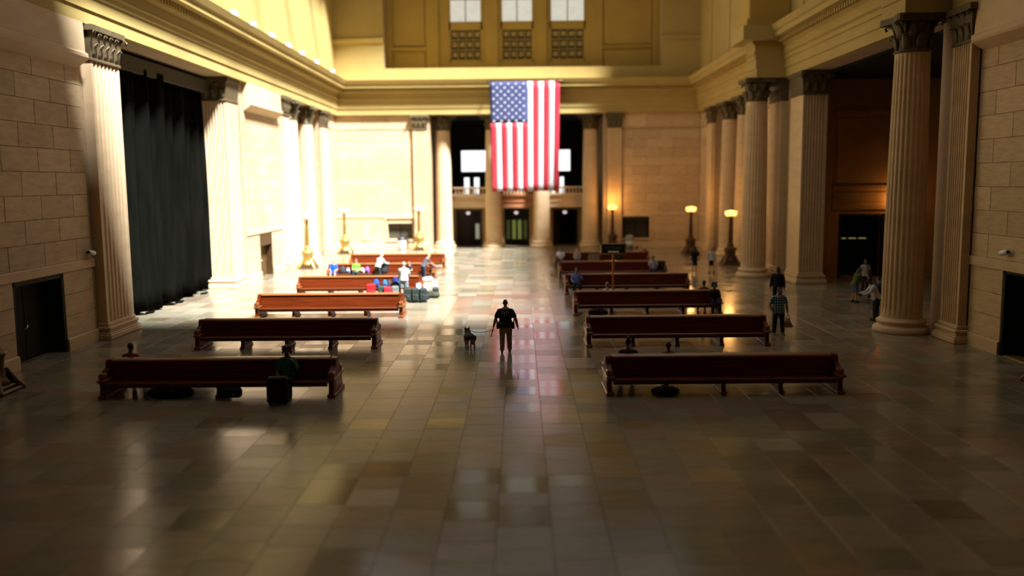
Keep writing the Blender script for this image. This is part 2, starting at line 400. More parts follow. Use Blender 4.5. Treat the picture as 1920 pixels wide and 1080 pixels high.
# attic storey: plaster panels between flat strips
at = MB()
for a, c in [(-3, 30.5), (31.5, 34.8), (35.4, 49.2), (49.8, 52.8), (53.6, 60), (61, 66), (67, 72.4), (73.2, YB)]:
    at.box(XL - .03, XL + .1, a, c, 14.55, 27); at.box(XR - .1, XR + .03, a, c, 14.55, 27)
struct('trim_10', at, PLASTER)
struct('trim_11', MB().box(XL - .03, XL + .03, -3, YB, 14.5, 27.5).box(XR - .03, XR + .03, -3, YB, 14.5, 27.5).box(XL, XR, YB - .02, YB + .03, 14.5, 15.58)
       .box(XL, -11.6, YB - .02, YB + .03, 15.58, 27.5).box(12.3, XR, YB - .02, YB + .03, 15.58, 27.5), PLASTER)
mo = MB()
for a, c in ((XL + .1, -11.6), (12.3, XR - .1)): mo.prism([(YB, 17.7), (YB - .22, 17.9), (YB - .25, 18.1), (YB, 18.2)], 'x', a, c)
struct('trim_12', mo, PLASTER)
# lunette recess with panels, flat pilasters and three windows
RY = 79.4
UW = [(-6.1, -3.15), (-1.55, 1.35), (2.75, 5.9)]
rb = MB()
for a, b, p, q in cells(-11.8, 12.5, 15.0, 26.5, [(u[0], u[1], 16.3, 25.5) for u in UW]): rb.box(a, b, RY, RY + .6, p, q)
rb.box(-12, -11.61, YB + 1.4, RY + .3, 15, 26).box(12.31, 12.7, YB + 1.4, RY + .3, 15, 26).box(-12, 12.7, YB + .04, RY + .3, 15.0, 15.61).box(-12, 12.7, YB + 1.4, RY + .6, 25.6, 26.2)
wr2 = struct('wall_lunette', rb, PANEL)
for a, c in ((-11.6, -11.1), (-8.1, -7.0), (-2.9, -1.8), (1.6, 2.5), (6.3, 7.4), (11.8, 12.3)): part('panel', MB().bbox(a, c, RY - .18, RY + .02, 15.6, 25.5, .02), PANEL, wr2)
for a, c in ((-11.1, -8.1), (7.4, 11.8)):
    part('panel', MB().bbox(a + .12, c - .12, RY - .09, RY + .02, 15.7, 17.2, .03), PANEL, wr2)
    part('panel', MB().bbox(a + .12, c - .12, RY - .09, RY + .02, 17.75, 25, .03), PANEL, wr2)
    part('molding', MB().prism([(RY, 17.3), (RY - .2, 17.42), (RY - .22, 17.6), (RY, 17.68)], 'x', a, c), PANEL, wr2)
for k, (a, c) in enumerate(UW):
    w = struct('window_%d' % (k + 1), MB().box(a, a + .14, RY + .05, RY + .3, 16.3, 25.5).box(c - .14, c, RY + .05, RY + .3, 16.3, 25.5).box(a, c, RY + .05, RY + .3, 19.1, 19.8).box(a, c, RY + .05, RY + .3, 16.3, 16.5), PANEL)
    part('panel', MB().box(a, c, RY + .25, RY + .35, 16.3, 19.2), mat('grille_backing_%d' % k, (.10, .075, .02), .8), w)
    g = MB(); n = 4; dx = (c - a - .28) / n
    for i in range(n + 1): g.box(a + .1 + i * dx, a + .18 + i * dx, RY + .1, RY + .2, 16.5, 19.1)
    for i in range(4): g.box(a + .14, c - .14, RY + .1, RY + .2, 16.45 + i * .87, 16.55 + i * .87)
    for i in range(n):
        for j in range(3): g.box(a + .3 + i * dx, a + .02 + (i + 1) * dx, RY + .13, RY + .2, 16.78 + j * .87, 17.18 + j * .87)
    part('grille', g, BRASS, w)
    for i in range(2):
        for j in range(3): part('pane', MB().box(a + .16 + i * (c - a - .28) / 2, a + .10 + (i + 1) * (c - a - .28) / 2, RY + .15, RY + .17, 19.82 + j * 1.89, 21.68 + j * 1.89), PANEW, w)
    part('glazing_bar', MB().box((a + c) / 2 - .04, (a + c) / 2 + .04, RY + .1, RY + .22, 19.8, 25.5).box(a, c, RY + .1, RY + .22, 21.66, 21.74).box(a, c, RY + .1, RY + .22, 23.55, 23.63), BRASSD, w)

# barrel vault with a skylight between the arc's haunches
def arc(t): return (-.15 + 16.0 * math.sin(t), H_SPR + 6.0 * math.cos(t))
va = MB()
def vault(t0, t1, y0, y1, n=8):
    for k in range(n):
        a, b = t0 + (t1 - t0) * k / n, t0 + (t1 - t0) * (k + 1) / n
        (xa, za), (xb, zb) = arc(a), arc(b)
        va.prism([(xa, za), (xb, zb), (xb, zb + .4), (xa, za + .4)], 'y', y0, y1)
T0 = math.asin(13.0 / 16.0)
vault(-pi / 2, -T0, -4, 79, 4); vault(T0, pi / 2, -4, 79, 4)
vault(-T0, T0, -4, 24.8, 12); vault(-T0, T0, 72.5, 79, 12)  # unseen end bays, closed so the sun patch falls back left
va.box(XL - 1.2, XR + 1.2, -4, 79.0, 28.4, 28.42) if False else None
ceiling = struct('ceiling', va, CEIL)
for y in (34.5, 42.5, 50.5, 58.5, 66.5):
    r = MB()
    for k in range(12):
        a, b = -T0 + 2 * T0 * k / 12, -T0 + 2 * T0 * (k + 1) / 12; (xa, za), (xb, zb) = arc(a), arc(b)
        r.prism([(xa, za), (xb, zb), (xb, zb + .3), (xa, za + .3)], 'y', y - .12, y + .12)
    part('skylight_rib', r, BRASSD, ceiling)

# side rooms behind the openings, light stop behind the curtain
struct('wall_light_stop_left', MB().box(-21.2, -21, 34, 51.3, 0, 12).box(-21.2, -17.1, 34, 35.2, 0, 12).box(-21.2, -17.35, 50.2, 51.3, 0, 12).box(-21.2, -17.2, 34, 51.3, 11.5, 12), BLACKM)  # unseen black box added behind the curtain against light leaks
struct('wall_passage_left', MB().box(-19.0, -18.7, 60, 72.4, 0, 12).box(-19, -17.1, 60, 61, 0, 12).box(-19, -17.1, 71.6, 72.6, 0, 12).box(-19, -17.1, 60, 72.6, 11.5, 12), SMOOTH)
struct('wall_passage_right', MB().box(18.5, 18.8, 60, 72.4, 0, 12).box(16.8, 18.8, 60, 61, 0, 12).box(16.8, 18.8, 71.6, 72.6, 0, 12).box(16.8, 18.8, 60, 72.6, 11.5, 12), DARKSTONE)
LD = (18.75, 21.5, 0, 3.75)
lr = MB()
for a, b, p, q in cells(16.8, 27, 0, 12, [LD]): lr.box(a, b, 52.0, 53, p, q)
lr.box(26, 27, 32, 53, 0, 12).box(16.8, 27, 32, 33.4, 0, 12)
struct('ceiling_lobby_right', MB().box(16.9, 27, 32, 53, 11.5, 12), BLACKM)  # blackened so its colour carries the lobby's deep shade
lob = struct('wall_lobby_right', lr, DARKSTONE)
for z0, z1, d in ((4.0, 4.25, .12), (4.45, 5.0, .08), (5.2, 5.4, .16), (9.4, 9.7, .2)): part('molding', MB().box(18.3, 22.3, 52 - d, 52.02, z0, z1), DARKSTONE, lob)
for x0, x1 in ((17.1, 18.2), (22.2, 23.3)): part('panel', MB().bbox(x0, x1, 51.86, 52.02, .5, 9.4, .03), DARKSTONE, lob)
part('panel', MB().bbox(18.5, 22.0, 51.92, 52.02, 5.5, 9.3, .03), DARKSTONE, lob)
d = struct('door_4', MB().box(18.75, 21.5, 54.6, 54.7, 0, 3.75), DOORB)
part('door_frame', MB().box(18.75, 18.95, 52.0, 52.3, 0, 3.75).box(21.3, 21.5, 52.0, 52.3, 0, 3.75).box(18.75, 21.5, 52.0, 52.3, 3.6, 3.75), DOORB, d)
for k in range(3): part('ceiling_lamp', MB().bbox(19.3 + k * .6, 19.7 + k * .6, 53.3, 53.5, 2.2, 2.24, .005), GLOW if False else mat('dim_tube_%d' % k, (.4, .35, .2), .5, emit=(.6, .5, .25), estr=.35), d)
struct('wall_door_lobby', MB().box(18.55, 18.75, 53, 54.8, 0, 4).box(21.5, 21.7, 53, 54.8, 0, 4).box(18.55, 21.7, 53, 54.8, 3.75, 4), BLACKM)

# doors in the side walls
d = struct('door_1', MB().box(XL - .75, XL - .68, 27.4, 30.5, 0, 2.75), DOORB)
part('door_frame', MB().box(XL - .75, XL - .02, 27.4, 27.52, 0, 2.75).box(XL - .75, XL - .02, 30.38, 30.5, 0, 2.75).box(XL - .75, XL - .02, 27.4, 30.5, 2.63, 2.75), DOORB, d)
for a, c in ((27.56, 28.94), (28.96, 30.34)): part('door_leaf', MB().bbox(XL - .68, XL - .60, a, c, .02, 2.62, .02), DOORB, d)
part('door_handle', MB().tube([(XL - .58, 28.85, 1.05), (XL - .5, 28.95, 1.13), (XL - .58, 29.05, 1.22)], .025, 8), CHROME, d)['label'] = 'small bright metal door handle'
d = struct('door_2', MB().box(XL - .55, XL - .48, 54.0, 56.7, 0, 2.66), DOORW)
part('door_frame', MB().box(XL - .55, XL - .02, 54.0, 54.14, 0, 2.66).box(XL - .55, XL - .02, 56.56, 56.7, 0, 2.66).box(XL - .55, XL - .02, 54, 56.7, 2.0, 2.66), BRASSD, d)
for a, c in ((54.2, 55.33), (55.37, 56.5)):
    q = part('door_leaf', MB().bbox(XL - .48, XL - .4, a, c, .02, 1.98, .02), DOORW, d); part('door_handle', MB().ball((XL - .37, 55.35 + (.12 if a > 55 else -.12), 1.0), .05), CHROME, q)
d = struct('door_3', MB().box(XR + .9, XR + .98, 24.3, 28.6, 0, 2.82), DOORB)
part('door_frame', MB().box(XR + .02, XR + .9, 24.3, 24.45, 0, 2.82).box(XR + .02, XR + .9, 28.48, 28.6, 0, 2.82).box(XR + .02, XR + .9, 24.3, 28.6, 2.7, 2.82), DOORB, d)
part('door_rail', MB().bbox(XR + .82, XR + .9, 24.5, 28.2, 1.95, 2.08, .02), BRASS, d)  # brass bar added in place of an orange reflection on the door
part('threshold', MB().bbox(XR + .05, XR + .5, 24.5, 28.4, 0, .03, .01), BRASS, d)
# ticket hatches of the back wall
for n, (a, c, p, q), dk in ((5, HATCH_L, GREYP), (6, HATCH_R, BLACKP)):
    w = struct('window_%d' % n, MB().box(a, a + .1, YB + .05, YB + .5, p, q).box(c - .1, c, YB + .05, YB + .5, p, q).box(a, c, YB + .05, YB + .5, q - .45, q).box(a, c, YB + .05, YB + .5, p, p + .1), SMOOTH if n == 5 else DOORB)
    part('surround', MB().box(a - .14, a + .02, YB - .06, YB + .06, p - .14, q + .08).box(c - .02, c + .14, YB - .06, YB + .06, p - .14, q + .08).box(a, c, YB - .06, YB + .06, p - .14, p + .02).box(a, c, YB - .06, YB + .06, q - .02, q + .08), SMOOTH, w)
    part('shutter', MB().box(a, c, YB + .45, YB + .5, p, q), mat('shutter_%d' % n, (.055, .05, .03) if n == 5 else (.012, .011, .01), .6), w)
    part('glazing_bar', MB().box(a, c, YB + .38, YB + .44, (p + q) / 2 - .1, (p + q) / 2 - .06).box((a + c) / 2 - .02, (a + c) / 2 + .02, YB + .38, YB + .44, p, q), DOORB, w)

# entrance loggia in the back wall
IY = 81.0
DO = [(-5.9, -3.45), (-1.42, .86), (3.0, 5.35)]
lg = MB()
for a, b, p, q in cells(-8.2, 7.8, 0, 3.6, [(u[0], u[1], 0, 3.35) for u in DO]): lg.box(a, b, IY, IY + .5, p, q)
lg.box(-8.4, -7.75, 78.8, 86, 0, 12).box(7.35, 8, 78.8, 86, 0, 12)
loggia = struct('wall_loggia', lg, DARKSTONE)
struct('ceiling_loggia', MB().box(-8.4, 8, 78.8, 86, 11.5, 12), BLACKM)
for i, (a, c) in enumerate(((-6.0, -3.05), (-1.65, 1.3), (2.65, 5.65))):
    bl = thing('balcony_front', ['cream stone balcony with balustrade left of the flag', 'reddish brown balcony front under the hanging flag', 'tan stone balcony with balustrade right of the flag'][i], 'balcony', ((a + c) / 2, 79.7, 0), 0, 'balconies over the entrance doors')
    w = (c - a) / 2; bm_ = mat('balcony_red_stone', (.36, .14, .05), .6, noise=.15) if i == 1 else SMOOTH
    part('slab', MB().bbox(-w, w, -.25, 1.2, 4.55, 4.75, .02), bm_, bl)
    part('fascia', MB().box(-w, w, -.1, .1, 3.5, 4.0).box(-w, w, -.18, .1, 4.0, 4.12).box(-w, w, -.06, .1, 4.12, 4.55), bm_, bl)
    part('handrail', MB().bbox(-w, w, -.2, .06, 5.2, 5.36, .02), SMOOTH, bl)
    for k in range(9):
        part('baluster', MB().lathe([(.04, 0), (.09, .02), (.05, .06), (.09, .2), (.04, .36), (.07, .43), (.07, .45)], 8, (-w + .25 + k * (2 * w - .5) / 8, -.07, 4.75)), SMOOTH, bl)
struct('trim_13', MB().box(-8, 7.6, 79.8, 86, 3.5, 3.9), DARKSTONE)
# upper back wall of the loggia with its bright windows
LW = [(-5.6, -2.9, 6.75, 8.85), (2.35, 4.9, 6.75, 8.85), (-5.35, -4.75, 4.6, 6.3), (-4.4, -3.8, 4.6, 6.3), (2.9, 3.45, 4.6, 6.3), (3.8, 4.3, 4.6, 6.3)]
lb = MB()
for a, b, p, q in cells(-8, 7.6, 3.9, 11.6, LW): lb.box(a, b, 85.0, 85.5, p, q)
lb.box(-8, 7.6, 85, 85.5, 0, 4)
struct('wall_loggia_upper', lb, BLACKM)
for k, (a, c, p, q) in enumerate(LW):
    w = struct('window_%d' % (k + 7), MB().box(a - .05, a + .06, 84.93, 85.1, p, q).box(c - .06, c + .05, 84.93, 85.1, p, q).box(a, c, 84.93, 85.1, p - .05, p + .06).box(a, c, 84.93, 85.1, q - .06, q + .05), DOORB)
    part('pane', MB().box(a + .05, c - .05, 85.0, 85.02, p + .05, q - .05), PANE, w)
# door bays
for k, (a, c) in enumerate(DO):
    d = struct('door_%d' % (k + 5), MB().box(a, a + .1, IY - .05, IY + .5, 0, 3.35).box(c - .1, c, IY - .05, IY + .5, 0, 3.35).box(a, c, IY - .05, IY + .5, 3.22, 3.35), DOORW if k != 1 else DOORB)
    part('lobby', MB().box(a - .5, c + .5, 83.6, 83.7, 0, 3.5), DOORW if k == 0 else BLACKM, d)
    if k == 1:
        for j in range(4):
            x0 = a + .12 + j * .52
            q = part('door_leaf', MB().box(x0, x0 + .08, IY + .4, IY + .46, .02, 3.2).box(x0 + .4, x0 + .48, IY + .4, IY + .46, .02, 3.2).box(x0 + .08, x0 + .4, IY + .4, IY + .46, .02, .55).box(x0 + .08, x0 + .4, IY + .4, IY + .46, 2.3, 3.2), DOORB, d)
            part('pane', MB().box(x0 + .08, x0 + .4, IY + .42, IY + .44, .55, 2.3), mat('green_lit_glass_%d' % j, (.1, .12, .03), .2, emit=(.30, .36, .08), estr=.32 if j in (1, 2) else .04), q)
    else:
        q = part('door_leaf', MB().bbox(a + 1.55 if k == 0 else a + .15, c - .15 if k == 0 else a + .7, IY + .42, IY + .5, .02, 3.15, .02), DOORB, d)
        if k == 0: part('pane', MB().box(a + 1.8, a + 2.15, IY + .38, IY + .415, .6, 2.0), mat('pale_lit_glass', (.3, .3, .25), .2, emit=(.5, .5, .4), estr=.35), q)
    lm = thing('ceiling_light', ['small white lamp above the left entrance door', 'small white lamp above the middle entrance door', 'small white lamp above the right entrance door'][k], 'lamp', ((a + c) / 2 - .05, IY - .2, 3.0), 0, 'lamps over the entrance doors')
    part('globe', MB().lathe([(.02, -.16), (.16, -.08), (.2, .02), (.16, .1), (.03, .14)], 12), mat('door_lamp_glass_%d' % k, (.8, .7, .75), .4, emit=(.9, .75, .8), estr=.7), lm)
    part('stem', MB().tube([(0, 0, .12), (0, 0, .55)], .025, 6), BRASSD, lm)

# ------------------------------------------------------------------ columns and pilasters
def leaf_mesh(k):
    return MB().tube([(0, 0, 0), (0, -.03 * k, .22 * k), (0, -.08 * k, .42 * k), (0, -.19 * k, .52 * k), (0, -.25 * k, .46 * k)], [(.13 * k, .035), (.16 * k, .045), (.14 * k, .045), (.10 * k, .035), (.05 * k, .03)], 6, up=(0, 1, 0), caps=False).mesh('leaf')
LEAF = leaf_mesh(1.0); LEAF.materials.append(CAPM)
VOL = MB().tube([(0, 0, 0), (0, -.10, .25), (0, -.26, .36), (0, -.38, .28), (0, -.34, .18), (0, -.28, .22)], [(.06, .04), (.06, .05), (.06, .05), (.06, .05), (.05, .04), (.03, .03)], 6, up=(0, 1, 0), caps=False).mesh('volute'); VOL.materials.append(CAPM)
def fluted(r0, r1, z0, z1, n=24):
    v = []; f = []; zs = [0, .02, .04, .35, .6, .8, .95, .97, .985, 1]; per = 5
    for t in zs:
        r = r0 + (r1 - r0) * (t ** 1.6); dep = .0 if t in (0, 1) else (.045 if .04 <= t <= .97 else .02)
        for i in range(n):
            for j in range(per):
                a = 2 * pi * (i + j / per) / n; d = dep * [0, .25, 1, 1, .25][j] * r / r0
                v.append(((r - d) * cos(a), (r - d) * sin(a), z0 + (z1 - z0) * t))
    m = n * per
    f = [(i * m + k, i * m + (k + 1) % m, (i + 1) * m + (k + 1) % m, (i + 1) * m + k) for i in range(len(zs) - 1) for k in range(m)]
    return MB().add(v, f)
BASEP = [(1.0, 0), (1.02, .05), (1.0, .2), (.93, .235), (.86, .26), (.84, .33), (.88, .37), (.9, .42), (.87, .47), (.8, .5), (.76, .55), (.7, .6)]
def column(name, label, loc, group):
    t = thing(name, label, 'column', loc, 0, group, 'thing'); t.scale = (1, 1, 11.65 / 11.5)
    part('base', MB().lathe(BASEP, 40), SMOOTH, t)
    part('shaft', fluted(.74, .61, .58, 10.22), SMOOTH, t)
    cp = part('capital', MB().lathe([(.62, 10.2), (.68, 10.24), (.62, 10.3), (.60, 10.4), (.62, 10.9), (.78, 11.3)], 20), CAPM, t)
    cc = [(-.95, -.95), (-.8, -1.0), (0, -.82), (.8, -1.0), (.95, -.95), (1, -.8), (.82, 0), (1, .8), (.95, .95), (.8, 1), (0, .82), (-.8, 1), (-.95, .95), (-1, .8), (-.82, 0), (-1, -.8)]
    part('abacus', MB().prism([(x * .93, y * .93) for x, y in cc], 'z', 11.28, 11.5), CAPM, cp)
    for row, (n, z, r, o) in enumerate(((8, 10.3, .60, 0), (8, 10.68, .60, .5))):
        for k in range(n):
            a = 2 * pi * (k + o) / n; link('leaf', LEAF, None, cp, (r * sin(a), -r * cos(a), z), a)
    for k in range(4):
        a = 2 * pi * (k + .5) / 4; link('volute', VOL, None, cp, (.66 * sin(a), -.66 * cos(a), 10.92), a)
    return t
bigc = column('column', 'massive freestanding fluted column at the right edge nearest the wall door', (14.5, 33.3, 0), 'freestanding columns on the right')
tree_copy(bigc, (14.05, 53.0, 0), label='freestanding fluted column further along the right wall, beside the corner pier')
for x, l in ((-6.75, 'sunlit column of the entrance, outermost on the left of the flag'), (-2.35, 'entrance column below the left edge of the hanging flag'), (1.95, 'entrance column below the right edge of the hanging flag'), (6.3, 'shaded column of the entrance, outermost on the right of the flag')):
    tree_copy(bigc, (x, 79.0, 0), .13 * x, l, 'columns of the entrance in the back wall')
for y, a in ((63.6, 'nearer'), (68.3, 'farther')):
    tree_copy(bigc, (XL - .45, y, 0), .1, a + ' of the two sunlit columns set in the left wall', 'columns set in the left wall')
    tree_copy(bigc, (XR + .45, y, 0), .1, a + ' of the two columns set in the right wall', 'columns set in the right wall')
# ressauts of the entablature over the two freestanding columns, with pedestals
for k, y in enumerate((33.3, 53.0)):
    rs_ = MB(); P = [(-2.1 - (p - .45) * .9, z) for p, z in PROF[1:-1]]
    P = [(XR - .3, 11.65)] + [(XR + q, z) for q, z in P] + [(XR - .3, 14.5)]
    rs_.prism(P, 'y', y - 1.0, y + 1.0)
    rs_.box(XR - 2.9, XR - .3, y - 1.5, y + 1.5, 13.72, 14.5)
    struct('trim_%d' % (14 + k), rs_, PLASTER)
    struct('trim_%d' % (16 + k), MB().bbox(XR - 2.5, XR - .1, y - 1.1, y + 1.1, 14.5, 18.2, .05).box(XR - 2.65, XR - .1, y - 1.25, y + 1.25, 14.5, 14.9), PANEL)

def pilaster(label, loc, rz, w, dep, group, flutes=7, back=0.02, H=11.5):
    t = thing('pilaster', label, 'pilaster', loc, rz, group, 'thing'); t.scale = (1, 1, 11.65 / 11.5)
    hw = w / 2; poly = [(-hw, back), (-hw, -dep)]
    m = .12; fw = (w - 2 * m) / flutes
    for k in range(flutes):
        x = -hw + m + k * fw
        poly += [(x + fw * .14, -dep), (x + fw * .3, -dep + .045), (x + fw * .7, -dep + .045), (x + fw * .86, -dep)]
    poly += [(hw, -dep), (hw, back)]
    part('shaft', MB().prism(poly, 'z', .62, 10.25), SMOOTH, t)
    b = MB()
    for e, z0, z1 in ((.2, 0, .2), (.17, .2, .26), (.10, .26, .36), (.14, .36, .48), (.05, .48, .62)):
        b.bbox(-hw - e, hw + e, -dep - e, back, z0, z1 + .002, min(.03, (z1 - z0) * .4))
    part('base', b, SMOOTH, t)
    cp = part('capital', MB().hull([(sx * hw, y, 10.25) for sx in (-1, 1) for y in (back, -dep)] + [(sx * (hw + .12), y, 11.3) for sx in (-1, 1) for y in (back, -dep - .12)]), CAPM, t)
    part('abacus', MB().bbox(-hw - .2, hw + .2, -dep - .22, back, 11.26, 11.49, .02), CAPM, cp)
    part('astragal', MB().bbox(-hw - .05, hw + .05, -dep - .06, back, 10.22, 10.33, .02), CAPM, cp)
    n = max(3, round(w / .42))
    for z, nn, o in ((10.32, n, 0), (10.7, n - 1, 0)):
        for k in range(nn):
            x = (k - (nn - 1) / 2) * (w / n); link('leaf', LEAF, None, cp, (x, -dep, z), 0)
    for s in (-1, 1): link('volute', VOL, None, cp, (s * (hw - .05), -dep, 10.92), s * .7)
    return t
LFT, RGT = pi / 2, -pi / 2          # turned so that the fluted face looks into the hall
pilaster('near left fluted pilaster beside the black curtain and the black door', (XL, 34.0, 0), LFT, 2.3, .34, 'pilasters of the left wall')
pilaster('sunlit fluted corner pier at the far end of the black curtain', (XL - .75, 51.0, 0), 0, 1.35, 2.0, 'pilasters of the left wall')
pilaster('sunlit pilaster between the brown door and the left columns', (XL, 60.1, 0), LFT, 1.7, .3, 'pilasters of the left wall')
pilaster('sunlit pilaster past the left columns, nearest the back corner', (XL, 72.4, 0), LFT, 1.7, .3, 'pilasters of the left wall')
pilaster('near right fluted pilaster behind the massive column', (XR, 31.35, 0), RGT, 1.3, .34, 'pilasters of the right wall')
pilaster('fluted corner pier at the far side of the dark lobby opening', (XR + .45, 51.1, 0), 0, 1.35, 2.2, 'pilasters of the right wall')
pilaster('plain lit pilaster close behind the second freestanding column', (XR, 53.6, 0), RGT, 2.4, .4, 'pilasters of the right wall')
pilaster('pilaster before the two columns set in the right wall', (XR, 60.1, 0), RGT, 1.7, .3, 'pilasters of the right wall')
pilaster('pilaster past the right columns, nearest the back corner', (XR, 72.4, 0), RGT, 1.7, .3, 'pilasters of the right wall')
pilaster('sunlit pilaster of the back wall, left of the entrance columns', (-8.62, YB + 1.0, 0), 0, 1.2, 1.25, 'pilasters of the back wall')
pilaster('shaded pilaster of the back wall, right of the entrance columns', (8.27, YB + 1.0, 0), 0, 1.2, 1.25, 'pilasters of the back wall')

# ------------------------------------------------------------------ the curtain
ct = thing('curtain', 'tall black curtain closing the opening in the left wall', 'curtain', (XL - 1.0, 42.5, 0), 0)
def drape(y0, y1, x0, x1, zb, ph, top=11.0):
    ny, nz = 44, 14; v = []; f = []
    for s in (0, 1):
        for j in range(nz + 1):
            t = j / nz; z = zb + (top - zb) * t
            for i in range(ny + 1):
                u = i / ny; amp = .15 + .10 * (1 - t)
                x = x0 + (x1 - x0) * u + amp * sin(u * 15 + ph + .5 * sin(t * 3)) + .05 * sin(u * 37 + ph * 2 + t * 2) + (.10 * (1 - t) ** 8 if u > .9 or u < .1 else 0)
                zz = z + ((.10 * sin(u * 9 + ph)) if j == 0 else 0)
                v.append((x - s * .025, y0 + (y1 - y0) * u, zz))
    n1 = ny + 1; off = (nz + 1) * n1
    for j in range(nz):
        for i in range(ny):
            a = j * n1 + i; f.append((a, a + 1, a + n1 + 1, a + n1)); f.append((off + a, off + a + n1, off + a + n1 + 1, off + a + 1))
    for i in range(ny): f.append((i, off + i, off + i + 1, i + 1)); a = nz * n1 + i; f.append((a, a + 1, off + a + 1, off + a))
    for j in range(nz): a = j * n1; f.append((a, a + n1, off + a + n1, off + a)); a += ny; f.append((a, off + a, off + a + n1, a + n1))
    return MB().add(v, f, True)
for (y0, y1, x0, x1, zb, ph) in ((35.4, 39.4, -.35, -.1, .12, 0), (39.0, 42.9, -.15, .0, .16, 1.3), (42.4, 46.3, -.3, -.2, .15, 2.6), (45.9, 49.0, -.5, -.45, .12, 4.0)):
    part('curtain_panel', drape(y0 - 42.5, y1 - 42.5, x0, x1, zb, ph), CURT, ct)
part('rail', MB().tube([(-.15, -7.2, 11.0), (-.3, 6.4, 11.0)], .06, 8), BLACKM, ct)
part('beam_strip', MB().bbox(-.1, .05, -7.25, 6.5, 10.75, 11.45, .02), mat('olive_beam_strip', (.05, .042, .016), .8), ct)  # olive strip standing for the ceiling beam behind the curtain
for y in (-3.2, .3, 3.7): part('hem_fold', MB().tube([(.05, y, .06), (.2, y + .25, .05), (.15, y + .7, .08)], [.05, .07, .03], 8), CURT, ct)

# ------------------------------------------------------------------ the flag
fw, fh, nb = 5.95, 9.2, 13
def fx(u, t):        # u 0..1 across, t 0 bottom .. 1 top
    w = fw * (.955 + .045 * t); return (u - .5) * w
def fy(u, t): return .10 * sin(u * 9 + 1.5 * t) * (1.1 - t) + (.35 * max(0, u - .9) * 4 * (1 - .3 * t))
def cloth_patch(u0, u1, t0, t1, nu=3, ntt=14, off=0.0, th=.02):
    v = []; f = []
    for s in (0, 1):
        for j in range(ntt + 1):
            for i in range(nu + 1):
                u = u0 + (u1 - u0) * i / nu; t = t0 + (t1 - t0) * j / ntt
                v.append((fx(u, t), fy(u, t) - off + s * th, t * fh))
    n1 = nu + 1; o = (ntt + 1) * n1
    for j in range(ntt):
        for i in range(nu):
            a = j * n1 + i; f.append((a, a + 1, a + n1 + 1, a + n1)); f.append((o + a, o + a + n1, o + a + n1 + 1, o + a + 1))
    for i in range(nu): a = ntt * n1 + i; f.append((i, o + i, o + i + 1, i + 1)); f.append((a, a + 1, o + a + 1, o + a))
    for j in range(ntt): a = j * n1; f.append((a, a + n1, o + a + n1, o + a)); a += nu; f.append((a, o + a, o + a + n1, a + n1))
    return MB().add(v, f, True)
def flagmat(name, rgb):
    m = mat(name, rgb, .85, noise=.08, scale=2, spec=.1); b = m.node_tree.nodes['Principled BSDF']
    nt = m.node_tree; tr = nt.nodes.new('ShaderNodeBsdfTranslucent'); tr.inputs['Color'].default_value = (*rgb, 1)
    mx = nt.nodes.new('ShaderNodeMixShader'); mx.inputs[0].default_value = .25
    nt.links.new(b.outputs[0], mx.inputs[1]); nt.links.new(tr.outputs[0], mx.inputs[2]); nt.links.new(mx.outputs[0], nt.nodes['Material Output'].inputs['Surface'])
    return m
FR, FW, FB = flagmat('flag_red', (.46, .04, .055)), flagmat('flag_white', (.66, .66, .68)), flagmat('flag_blue', (.065, .078, .17))
fl = thing('flag', 'huge flag hung upright over the entrance, red and white stripes, blue starred corner', 'flag', (.5, 75.75, 5.0))
TC = .625
for k in range(nb):
    m = FR if k % 2 == 0 else FW
    part('stripe', cloth_patch(k / nb, (k + 1) / nb, 0, TC if k < 7 else 1), m, fl)
cn = part('canton', cloth_patch(0, 7 / nb, TC, 1, 9, 10), FB, fl)
for r in range(11):
    n = 5 if r % 2 == 0 else 4
    for q in range(n):
        u = 7 / nb * ((2 * q + (1 if n == 5 else 2)) / 10); t = TC + (1 - TC) * (r + .6) / 11.2
        c = Vector((fx(u, t), fy(u, t) - .012, t * fh)); v = []
        for a in range(10):
            rr = .115 if a % 2 == 0 else .055; w = pi / 2 + a * pi / 5; v.append((c.x + rr * cos(w), c.y, c.z + rr * sin(w)))
        v += [(x, y + .012, z) for x, y, z in v]
        part('star', MB().add(v, [tuple(range(10)), tuple(range(19, 9, -1))] + [(i, i + 10, (i + 1) % 10 + 10, (i + 1) % 10) for i in range(10)]), FW, cn)
part('hanging_pole', MB().tube([(-3.2, .05, fh + .03), (3.2, .05, fh + .03)], .06, 8), BRASSD, fl)
part('bracket', MB().box(-2.8, -2.7, 0, .6, fh - .02, fh + .1).box(2.7, 2.8, 0, .6, fh - .02, fh + .1), BRASSD, fl)

